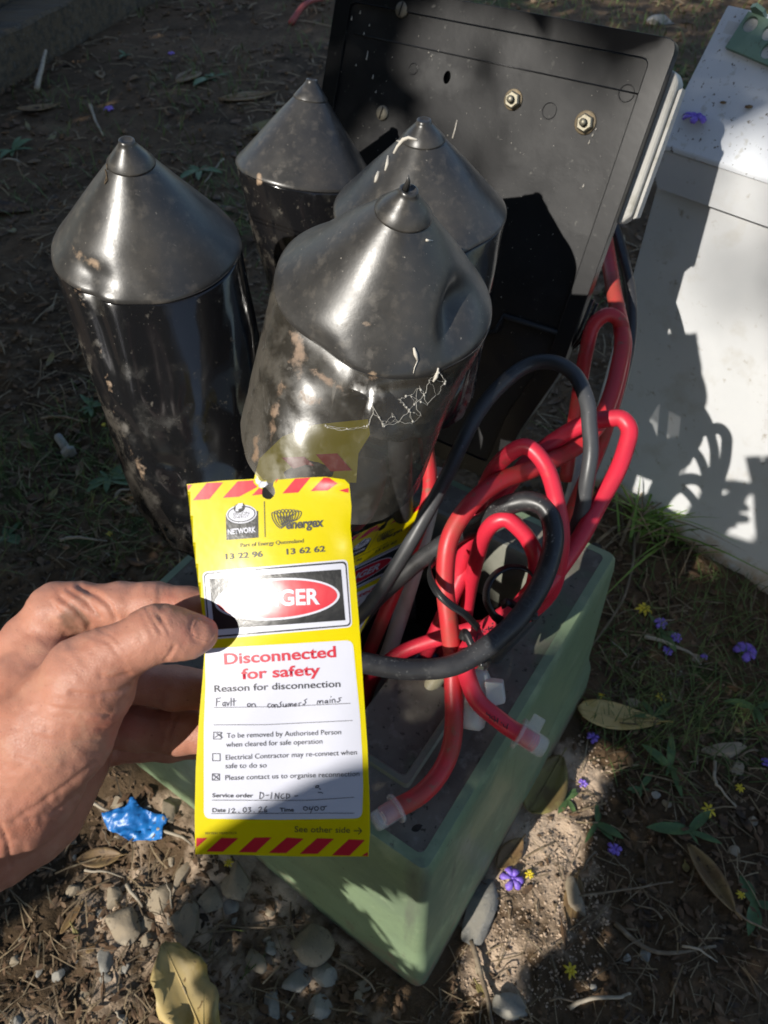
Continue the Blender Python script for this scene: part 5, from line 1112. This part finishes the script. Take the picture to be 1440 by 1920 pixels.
def twig(pts, rpx, label, m=m_twig, group=None):
    P = spline([gp(u, v, h) for u, v, h in pts], 6); s = px_m(*pts[0][:2]); P += np.stack([vnoise(np.arange(len(P)) * .4, np.full(len(P), q + len(label) * 1.7), 1, 8) * .003 for q in range(3)], -1)
    return solid('twig', label, 'twig', *tube(P, np.linspace(rpx * s, rpx * s * .5, len(P)), 7), m, group)
m_ptwig = M('pale_twig', (.34, .29, .22), .8, [(60, (.22, .18, .13), .5, .65)])
for P, r, l, m in [([(885, 1770, .01), (905, 1850, .012), (925, 1935, .01)], 6, 'straight grey twig running off the bottom edge below the stone slab', m_twig), ([(1205, 1198, .006), (1245, 1212, .01), (1290, 1228, .008), (1312, 1248, .004)], 4, 'pale bent twig among the purple flowers on the right', m_ptwig),
        ([(1340, 1430, .004), (1335, 1470, .012), (1342, 1485, .014), (1375, 1515, .006)], 3.2, 'pale crooked twig at the right edge below the long stone', m_ptwig), ([(1066, 1890, .005), (1100, 1876, .012), (1155, 1872, .008), (1180, 1866, .004)], 4.5, 'pale curved twig near the bottom below the yellow star flower', m_ptwig),
        ([(1080, 1686, .006), (1180, 1672, .010), (1260, 1655, .006)], 2.5, 'thin twig lying across the shaded soil on the right', m_twig), ([(1330, 1650, .006), (1380, 1715, .01), (1440, 1750, .006)], 2.8, 'stalk-like twig running to the right edge from the rolled leaf', m_twig), ([(1150, 1735, .004), (1230, 1790, .008), (1340, 1775, .006)], 2.6, 'long thin twig on the soil in the lower right', m_twig),
        ([(160, 1635, .006), (200, 1640, .010), (236, 1648, .006)], 2.5, 'fine twig below the hand', m_ptwig), ([(240, 1660, .008), (262, 1690, .012), (270, 1702, .006)], 3.4, 'pale hooked root beside the pale rounded stone', m_ptwig), ([(300, 1560, .008), (340, 1575, .012), (366, 1588, .008)], 3, 'pale straw-like twig right of the blue scrap', m_ptwig),
        ([(168, 1505, .006), (200, 1522, .010), (215, 1528, .006)], 3, 'short pale twig left of the blue scrap', m_ptwig), ([(400, 1735, .004), (480, 1742, .008), (580, 1735, .006)], 2, 'long fine root across the shaded stones', m_twig), ([(72, 180, .02), (88, 150, .05), (98, 135, .07)], 3, 'pale stick leaning on the soil near the sleeper', m_ptwig),
        ([(545, 50, .01), (575, 28, .04), (605, 8, .02)], 3.5, 'reddish stick near the top edge left of the panel', M('red_stick', (.3, .06, .05), .6)), ([(620, 1800, .006), (680, 1835, .012), (705, 1860, .006)], 2.6, 'thin twig between the tan stone and the plinth foot', m_twig), ([(1190, 1000, .006), (1170, 1120, .012), (1090, 1240, .008), (1060, 1290, .006)], 2, 'thin dry stem lying along the right side of the plinth', m_twig)]:
    twig(P, r, l, m)
for k in range(70):
    u, v = rnd.uniform(-40, 1480), rnd.uniform(1080, 1920)
    if k % 3 == 0: u, v = rnd.uniform(-20, 640), rnd.uniform(120, 1080)
    p = gp(u, v)
    if pl_dist(p[0], p[1]) < .03: continue
    a = rnd.uniform(0, 6.3); l = rnd.uniform(30, 90)
    mm_ = rnd.choice([m_twig, m_ptwig, m_twig]); o = twig([(u, v, .005), (u + l * .5 * math.cos(a) + rnd.uniform(-6, 6), v + l * .35 * math.sin(a), .012), (u + l * math.cos(a), v + l * .7 * math.sin(a), .006)], rnd.uniform(1.2, 2.6), 'thin dry twig', mm_, 'dry twigs scattered over the soil'); near_label(o, 'thin ' + ('pale' if mm_ is m_ptwig else 'brown') + ' dry twig', u, v)

settle_labels()
# blue plastic scrap
c = gp(258, 1556); s = px_m(258, 1556); out = [(-62, -20), (-48, -26), (-22, -34), (-8, -48), (-2, -50), (8, -34), (30, -26), (62, -14), (52, 4), (50, 28), (20, 26), (-12, 30), (-36, 16), (-52, 8), (-58, -6)]
v_, f_ = tess(out, (), 5); ir = np.array([math.cos(0), 0, 0])
Vs = [gp(258 + a, 1552 + b) + np.array([0, 0, .006 + .006 * math.exp(-((a + 8) / 14) ** 2 - ((b + 28) / 24) ** 2) + .010 * (vnoise(a, b, .06, 4) + .3) + .006 * vnoise(a, b, .16, 6) + .003 * vnoise(a, b, .4, 9)]) for a, b in v_]
bs = solid('plastic_scrap', 'crumpled torn scrap of bright blue plastic on the soil below the hand', 'plastic scrap', Vs, [t[::-1] for t in f_], m_blue); solidify(bs, .0006)
# lost bolt in the dark grass
bl = thing('lost_bolt', 'small grey bolt lying in the dark grass left of the leftmost sleeve', 'bolt', gp(124, 842))
a_ = gp(112, 826, .010); b_ = gp(130, 852, .008); ax = unit(b_ - a_)
part('bolt_shank', *lathe(a_, ax, [(.0075, 0), (.008, .002), (.008, np.linalg.norm(b_ - a_))], 14), m_stoneg, bl); part('bolt_head', *lathe(b_, ax, [(.014, 0), (.014, .008), (.011, .010)], 6), m_stoneg, bl, smooth=False)

# ================================================================== GRASS, WEEDS, LITTER
def blade(c, a, l, w, bend, n=5, lean=.4):
    d = np.array([math.cos(a), math.sin(a), 0]); p = np.array([-d[1], d[0], 0]); V = []
    for i in range(n):
        t = i / (n - 1); q = c + d * l * (lean * t + bend * t * t) + np.array([0, 0, l * (t * (1 - .25 * lean) - bend * .55 * t * t)]); ww = w * (1 - t ** 1.6) + w * .04
        V += [q - p * ww / 2, q + p * ww / 2]
    return np.array(V), [[2 * i, 2 * i + 1, 2 * i + 3, 2 * i + 2] for i in range(n - 1)]
gc = thing('grass_clump', 'bright green grass clump growing at the foot of the white box', 'grass clump', gp(1225, 1000))
for k in range(150):
    t = rnd.random(); c = gp(rnd.gauss(1245, 52), rnd.gauss(985, 24), -.004); a = rnd.uniform(-1.2, 4.2); l = rnd.choice([.06, .09, .11, .14, .17]) * rnd.uniform(.8, 1.2)
    V, F = blade(c, a, l, rnd.uniform(.0025, .006), rnd.uniform(.1, .8), 6, rnd.uniform(.2, 1.0)); part('blade', V, F, m_grassl if rnd.random() < .75 else m_straw, gc)
for u, v, l, a in ((1235, 950, .24, 1.9), (1248, 945, .27, 2.1), (1256, 955, .25, 1.7), (1272, 950, .22, 2.4), (1285, 960, .26, 2.0), (1225, 965, .18, 2.6), (1305, 965, .20, 1.5), (1330, 985, .16, .4), (1262, 930, .20, 1.1), (1290, 915, .17, .9), (1320, 960, .20, -.4), (1250, 950, .22, 1.5), (1340, 1010, .13, -.3)):
    V, F = blade(gp(u, v, -.003), a, l, .0055, .25, 8, .22); part('blade', V, F, m_grassl, gc)
def weed(u, v, lpx, n, label, m=m_weed, group=None, up=.5):
    c = gp(u, v); s = px_m(u, v); root = thing('weed', label, 'weed', c, group)
    for k in range(n):
        a = 6.283 * k / n + rnd.uniform(-.9, .9); l = lpx * s * rnd.choice([rnd.uniform(.35, .7), rnd.uniform(.7, 1.2)]); w = l * rnd.uniform(.18, .38); d = np.array([math.cos(a), math.sin(a), 0]); p = np.array([-d[1], d[0], 0]); V = []; h = rnd.uniform(.25, .8) * up
        for i in range(6):
            t = i / 5; q = c + d * l * t + np.array([0, 0, l * (h * t - .7 * h * t * t) + .003]); wd = w * math.sin(math.pi * min(1, .1 + .9 * t)) ** .8 / 2 + .0002
            V += [q - p * wd + np.array([0, 0, wd * .3]), q, q + p * wd + np.array([0, 0, wd * .3])]
        F = [[3 * i + j, 3 * i + j + 1, 3 * i + 4 + j, 3 * i + 3 + j] for i in range(5) for j in (0, 1)]
        part('weed_leaf', V, F, m, root)
for u, v, l, n, lab in [(1118, 1545, 60, 6, 'weed with narrow leaves at the right edge of the sunlit strip'), (1062, 1500, 32, 5, 'light green seedling in the sunlit strip by the olive leaf'), (1290, 1560, 46, 5, 'small broad-leaved weed on the shaded soil on the right'), (1255, 1440, 60, 6, 'weed rosette below the smooth yellow leaf'),
        (1415, 1330, 70, 7, 'tall weed at the right edge'), (1410, 1695, 50, 7, 'weed rosette by the yellow flower at the right edge'), (1225, 1345, 50, 5, 'weed behind the tip of the smooth yellow leaf'), (1240, 1190, 40, 5, 'small weed among the purple flowers'), (25, 285, 46, 7, 'bright weed at the far left edge'), (172, 765, 40, 8, 'weed in the dark left of the leftmost sleeve'),
        (205, 900, 60, 9, 'leafy weed under the edge of the leftmost sleeve'), (12, 1010, 60, 7, 'weed at the left edge above the hand'), (395, 150, 46, 9, 'green weed tuft on the far soil'), (375, 320, 34, 7, 'weed tuft between the leftmost and rearmost cones'), (235, 105, 24, 5, 'blue-green weed near the timber sleeper'), (1200, 1480, 40, 5, 'weed seedling right of the top of the sunlit strip')]:
    weed(u, v, l, n, lab, group='weeds in the soil')

def scatter_stuff(name, label, n, gen, m, mask):
    parts = []; k = 0; tries = 0
    while k < n and tries < n * 12:
        tries += 1; u, v = rnd.uniform(-250, 1700), rnd.uniform(-60, 2150)
        if v > 1000 and rnd.random() < 0: continue
        p = atz(u, v, 0); p[2] = gz(p[0], p[1]); dpl = float(pl_dist(p[0], p[1]))
        if dpl < .004: continue
        if (p - BA) @ BN > .0 and (p - BA) @ BU > 0 and (p - BA) @ BN < .6: continue
        if rnd.random() > mask(u, v, p, dpl): continue
        d = (p - CAM) @ FW; parts.append(gen(p, d / FPX)); k += 1
    return tag(part(name, *join(parts), m, None, smooth=False, origin=(0, 0, 0)), label, None, None, 'stuff')
OCT = (np.array([(1, 0, 0), (0, 1, 0), (-1, 0, 0), (0, -1, 0), (0, 0, 1), (0, 0, -1)], float), [[0, 1, 4], [1, 2, 4], [2, 3, 4], [3, 0, 4], [1, 0, 5], [2, 1, 5], [3, 2, 5], [0, 3, 5]])
def crumb(lo, hi):
    def g(p, s):
        r = s * rnd.uniform(lo, hi); V = OCT[0] * np.array([rnd.uniform(.6, 1.3), rnd.uniform(.6, 1.3), rnd.uniform(.5, 1)]) * r + np.array([[rnd.uniform(-.35, .35) * r for _ in range(3)] for _ in range(6)])
        return V @ yaw(rnd.uniform(0, 6)).T + p + np.array([0, 0, r * .3]), OCT[1]
    return g
SUN_STRIP = [(atz(1000, 1620, 0), .085, .15), (atz(1090, 1450, 0), .045, .06), (atz(940, 1820, 0), .05, .05), (np.array([-9, -9, 0]), .1, .1)]  # extent of the strip painted as sunlit
def in_sun_strip(u, v, p, d): return 1.0 if any(((p[0] - c[0]) / a) ** 2 + ((p[1] - c[1]) / b) ** 2 < 1 for c, a, b in SUN_STRIP) else 0.0
scatter_stuff('sunlit_soil_crumbs', 'soil crumbs coloured paler for the sunlit strip by the plinth', 5500, crumb(.9, 3.6), m_suncrumb, in_sun_strip)
scatter_stuff('soil_crumbs', 'dark crumbs and grit all over the soil', 14000, crumb(1.5, 6), m_crumb, lambda u, v, p, d: 1 - .7 * in_sun_strip(u, v, p, d))
def straw(p, s):
    a = rnd.uniform(0, 6.3); l = s * rnd.uniform(14, 75); w = s * rnd.uniform(1.0, 2.8); d = np.array([math.cos(a), math.sin(a), 0]); q = np.array([-d[1], d[0], 0]); b = rnd.uniform(-.25, .25); h = rnd.uniform(.001, .006); V = []
    for t in (0, .35, .7, 1): c = p + d * l * (t - .5) + q * b * l * t * t + np.array([0, 0, h + rnd.uniform(0, .10) * l * math.sin(3.1 * t)]); V += [c - q * w / 2, c + q * w / 2 + np.array([0, 0, w * .4])]
    return np.array(V), [[0, 1, 3, 2], [2, 3, 5, 4], [4, 5, 7, 6]]
scatter_stuff('dry_straw', 'dry grass stems and roots strewn over the soil', 5200, straw, m_straw, lambda u, v, p, d: .30 if in_sun_strip(u, v, p, d) else (.55 + float(vnoise(p[0], p[1], 3, 22))))
def litter(p, s):
    a = rnd.uniform(0, 6.3); l = s * rnd.uniform(8, 30); w = l * rnd.uniform(.25, .55); R_ = yaw(a); z = rnd.uniform(.001, .006); k1, k2 = rnd.uniform(-.2, .4), rnd.uniform(-.3, .3)
    V = np.array([(-l / 2, 0, z + k1 * l * .4), (-l * .15, -w / 2, z), (-l * .1, 0, z + .1 * w), (-l * .15, w / 2, z + k2 * w), (l * .25, -w * .35, z), (l * .25, 0, z + .1 * w), (l * .25, w * .35, z + k2 * w), (l / 2, 0, z + k1 * l * .5)]) @ R_.T + p
    return V, [[0, 1, 2], [0, 2, 3], [1, 4, 5, 2], [2, 5, 6, 3], [4, 7, 5], [5, 7, 6]]
scatter_stuff('leaf_litter', 'rotting brown leaf litter over the shaded soil', 6500, litter, m_litter, lambda u, v, p, d: .10 if in_sun_strip(u, v, p, d) else .8)
def grassb(p, s):
    l = rnd.uniform(.02, .06) * (1 if p[1] < 2 else 1.3); return blade(p, rnd.uniform(0, 6.3), l, max(.0016, s * 2), rnd.uniform(.1, .7), 3, rnd.uniform(.1, .8))
def gmask(u, v, p, d):
    g = float(vnoise(p[0], p[1], 2.1, 9)) * 1.1 + float(vnoise(p[0], p[1], 6, 19)) * .8
    m_ = max(0, g * 1.6)
    if u > 1000 and v < 300: m_ = 1
    if math.hypot((u - 200) / 90, (v - 900) / 170) < 1: m_ = max(m_, .7)
    if math.hypot((u - 390) / 110, (v - 160) / 60) < 1: m_ = max(m_, .8)
    if in_sun_strip(u, v, p, d) or math.hypot(p[0] + .15, p[1] - .2) < .38: m_ *= .05
    return min(1, m_)
scatter_stuff('grass', 'thin green grass growing through the litter', 6500, grassb, m_grass, gmask)

# ================================================================== UNSEEN TREE, CROWN CUT TO SHAPE THE LIGHT (behind and left of the camera)
SA = unit([-SD[1], SD[0], 0]); SB = np.cross(SA, SD)
def sunxy(p): p = np.asarray(p); return np.stack([p @ SA, p @ SB], -1)
gaps = []  # openings cut in both crowns wherever sun should fall
def gap(pts): gaps.append([tuple(sunxy(p)) for p in pts])
def gap_px(poly, d): gap([at(u, v, d) for u, v in poly])
def gap_ground(poly): gap([gp(u, v) for u, v in poly])
SOFT = []; NEAR = []
def gap_plane(poly, o, n):
    pts = []
    for u, v in poly:
        r = ray(u, v); pts.append(CAM + ((o - CAM) @ n) / (r @ n) * r)
    gap(pts)
gap_px([(225, 235), (300, 270), (465, 420), (470, 900), (350, 985), (240, 900), (92, 480)], .57)
gap_px([(225, 235), (300, 270), (465, 420), (470, 900), (350, 985), (240, 900), (92, 480)], .51)
gap_px([(585, 135), (710, 290), (700, 400), (560, 480), (440, 430), (435, 320)], .75)
gap_px([(585, 135), (710, 290), (700, 400), (560, 480), (440, 430), (435, 320)], .70)
gap_px([(795, 210), (960, 400), (945, 570), (620, 430), (620, 390)], .62)
gap_px([(795, 210), (960, 400), (945, 570), (620, 430), (620, 390)], .575)
gap_px([(768, 335), (940, 550), (870, 850), (740, 945), (450, 905), (505, 540)], .49)
gap_px([(768, 335), (940, 550), (870, 850), (740, 945), (450, 905), (505, 540)], .435)
gap_plane([(800, 60), (905, 30), (1010, 110), (1110, 190), (1200, 330), (1150, 520), (1060, 570), (980, 430), (850, 240), (750, 120)], PC, PN)
SOFT.append(len(gaps) - 1)
gap_px([(340, 880), (705, 880), (705, 1625), (340, 1625)], .243)
gap_px([(-20, 1075), (425, 1075), (425, 1430), (260, 1430), (160, 1640), (40, 1800), (-250, 1850), (-250, 1075)], .243)
gap_px([(980, 640), (1110, 650), (1225, 780), (1205, 900), (1065, 1120), (900, 1270), (690, 1300), (690, 1215), (800, 1195), (812, 1010), (930, 830)], .66)
gap_px([(980, 640), (1110, 650), (1225, 780), (1205, 900), (1065, 1120), (900, 1270), (690, 1300), (690, 1215), (800, 1195), (812, 1010), (930, 830)], .61)
gap_plane([(1350, 270), (1460, 240), (1460, 350), (1340, 310)], BA, LN)
SOFT.append(len(gaps) - 1)
gap_plane([(1345, 325), (1460, 350), (1460, 480), (1320, 520)], BA, BN)
SOFT.append(len(gaps) - 1)
gap_plane([(1180, 640), (1330, 585), (1460, 560), (1460, 1010), (1180, 1010)], BA, BN)
SOFT.append(len(gaps) - 1)
gap_ground([(905, 1800), (910, 1650), (1000, 1460), (1130, 1390), (1112, 1490), (1085, 1620), (1040, 1720), (960, 1815), (915, 1870)])
NEAR.append(len(gaps) - 1)
gap_ground([(1140, 900), (1440, 880), (1440, 1050), (1320, 1045), (1200, 1000)])
gap_plane([(655, 1664), (720, 1696), (803, 1722), (790, 1806), (724, 1746)], pl(-.01, 0, .1), -E1)
NEAR.append(len(gaps) - 1)
gap_ground([(170, 1440), (372, 1490), (372, 1620), (320, 1655), (210, 1600)])
gap_ground([(-20, 1790), (120, 1660), (260, 1630), (330, 1680), (290, 1760), (190, 1930), (-20, 1960)])
gap_ground([(270, 1800), (350, 1800), (440, 1930), (280, 1930)])
SC0 = np.array([.10, .62, .35]); LEN0 = 1.5
n_l = 85000; rr = rng.uniform(-1.9, 1.9, (n_l, 2)); depth = LEN0 + rng.gamma(1.6, .55, n_l); sz = rng.uniform(.018, .036, n_l)
xy = rr + sunxy(SC0); ok = np.hypot(rr[:, 0] / 1.9, rr[:, 1] / 1.45) < 1 + .15 * rng.normal(size=n_l)
for k in SOFT:                          # leaves set farther off here for softer shade edges
    g = np.array(gaps[k]); lo, hi = g.min(0) - .12, g.max(0) + .12
    m_ = ((xy > lo) & (xy < hi)).all(1); depth[m_] += 2.3
for k in NEAR:                          # leaves set nearer here for sharper shade edges
    g = np.array(gaps[k]); lo, hi = g.min(0) - .10, g.max(0) + .10
    m_ = ((xy > lo) & (xy < hi)).all(1); depth[m_] = .95 + .4 * rng.random(int(m_.sum()))
cen = xy[:, :1] * SA + xy[:, 1:] * SB + ((SC0 @ SD) - depth)[:, None] * SD
pj = project(cen); ok &= cen[:, 2] > .5; ok &= ~((pj[:, 2] > -.1) & (np.abs(pj[:, 0] - 720) < 1100) & (np.abs(pj[:, 1] - 960) < 1400)); ok &= np.linalg.norm(cen - CAM, axis=1) > .55
nrm = rng.normal(size=(n_l, 3)) * .55 - SD; nrm /= np.linalg.norm(nrm, axis=1)[:, None]
t1 = np.cross(nrm, rng.normal(size=(n_l, 3))); t1 /= np.linalg.norm(t1, axis=1)[:, None]; t2 = np.cross(nrm, t1)
Vt = np.stack([cen - t1 * sz[:, None] * 1.25, cen - t2 * sz[:, None] * .6 + nrm * .006, cen + t1 * sz[:, None] * 1.25, cen + t2 * sz[:, None] * .6 + nrm * .006], 1)
pts = [sunxy(cen)] + [sunxy(Vt[:, q]) for q in range(4)] + [sunxy((Vt[:, q] + Vt[:, (q + 1) % 4]) / 2) for q in range(4)]
stray = rng.random(n_l) < .045
for gi, g in enumerate(gaps):
    for q in pts: ok &= ~inpoly(q[:, 0], q[:, 1], g) | (stray & (gi in SOFT))
cen = cen[ok]; Vt = Vt[ok].reshape(-1, 3); n_l = len(cen)
Ft = np.arange(4 * n_l).reshape(-1, 4)
# a second unseen tree, added to shade the far soil and the sleepers
def free_crown(centre, n, rad, lmin, lo_sz, hi_sz):
    r_ = rng.normal(size=(n, 2)) * np.array(rad) * .55; dp = lmin + rng.gamma(2.0, .5, n); s_ = rng.uniform(lo_sz, hi_sz, n); b = sunxy(centre); q = r_ + b
    c = q[:, :1] * SA + q[:, 1:] * SB + ((centre @ SD) - dp)[:, None] * SD; pj = project(c)
    k = (c[:, 2] > .6) & ~((pj[:, 2] > -.1) & (np.abs(pj[:, 0] - 720) < 1100) & (np.abs(pj[:, 1] - 960) < 1400))
    nn = rng.normal(size=(n, 3)) * .6 - SD; nn /= np.linalg.norm(nn, axis=1)[:, None]; a = np.cross(nn, rng.normal(size=(n, 3))); a /= np.linalg.norm(a, axis=1)[:, None]; d = np.cross(nn, a)
    V = np.stack([c - a * s_[:, None] * 1.25, c - d * s_[:, None] * .6 + nn * .006, c + a * s_[:, None] * 1.25, c + d * s_[:, None] * .6 + nn * .006], 1)
    for q in [sunxy(c)] + [sunxy(V[:, j]) for j in range(4)]:
        for g in gaps: k &= ~inpoly(q[:, 0], q[:, 1], g)
    return c[k], V[k].reshape(-1, 3)
c2_, V2_ = free_crown(gp(330, 130), 13500, (2.1, 1.0), 2.6, .03, .055)
m2_ = c2_.mean(0); t2_ = m2_ + SA * .6; tree2 = thing('unseen_shade_tree', 'second leafy tree, unseen, added left of the first to shade the far soil and sleepers', 'tree', np.array([t2_[0], t2_[1], 0]))
o = part('crown', V2_, np.arange(len(V2_)).reshape(-1, 4), m_leaf, tree2, smooth=False); o['kind'] = 'stuff'
part('trunk', *tube(spline([np.array([t2_[0], t2_[1], -.1]), np.array([t2_[0] + .05, t2_[1], 1.0]), t2_ + np.array([0, 0, .4])], 8), np.linspace(.14, .05, 17), 14), m_bark, tree2)
tc_ = cen.mean(0); tp = tc_ + SA * .95; tree = thing('unseen_shade_tree', 'unseen leafy tree behind the photographer, crown cut to shape light and shade', 'tree', np.array([tp[0], tp[1], 0]))
cr = part('crown', Vt, Ft, m_leaf, tree, smooth=False); cr['kind'] = 'stuff'
tb_ = np.array([tp[0], tp[1], -.1]); tt_ = tp + np.array([.02, .02, .5])
part('trunk', *tube(spline([tb_, tb_ + np.array([.05, .0, .9]), tb_ + np.array([.0, .05, 1.6]), tt_], 8), np.linspace(.13, .06, 25), 14), m_bark, tree)
for k in range(12):
    a = k * .55; e = tc_ + SA * math.cos(a) * 1.35 + SB * math.sin(a) * 1.0 - SD * rnd.uniform(-.3, .8)
    P = spline([tb_ + np.array([.0, .05, 1.6]), tt_ * .6 + e * .4 - SD * .3, e], 8); q = sunxy(P)
    if any(inpoly(q[:, 0] + dx, q[:, 1] + dy, g).any() for g in gaps for dx, dy in ((0, 0), (.05, 0), (-.05, 0), (0, .05), (0, -.05))): continue
    part('limb', *tube(P, np.linspace(.05, .012, len(P)), 8), m_bark, tree)
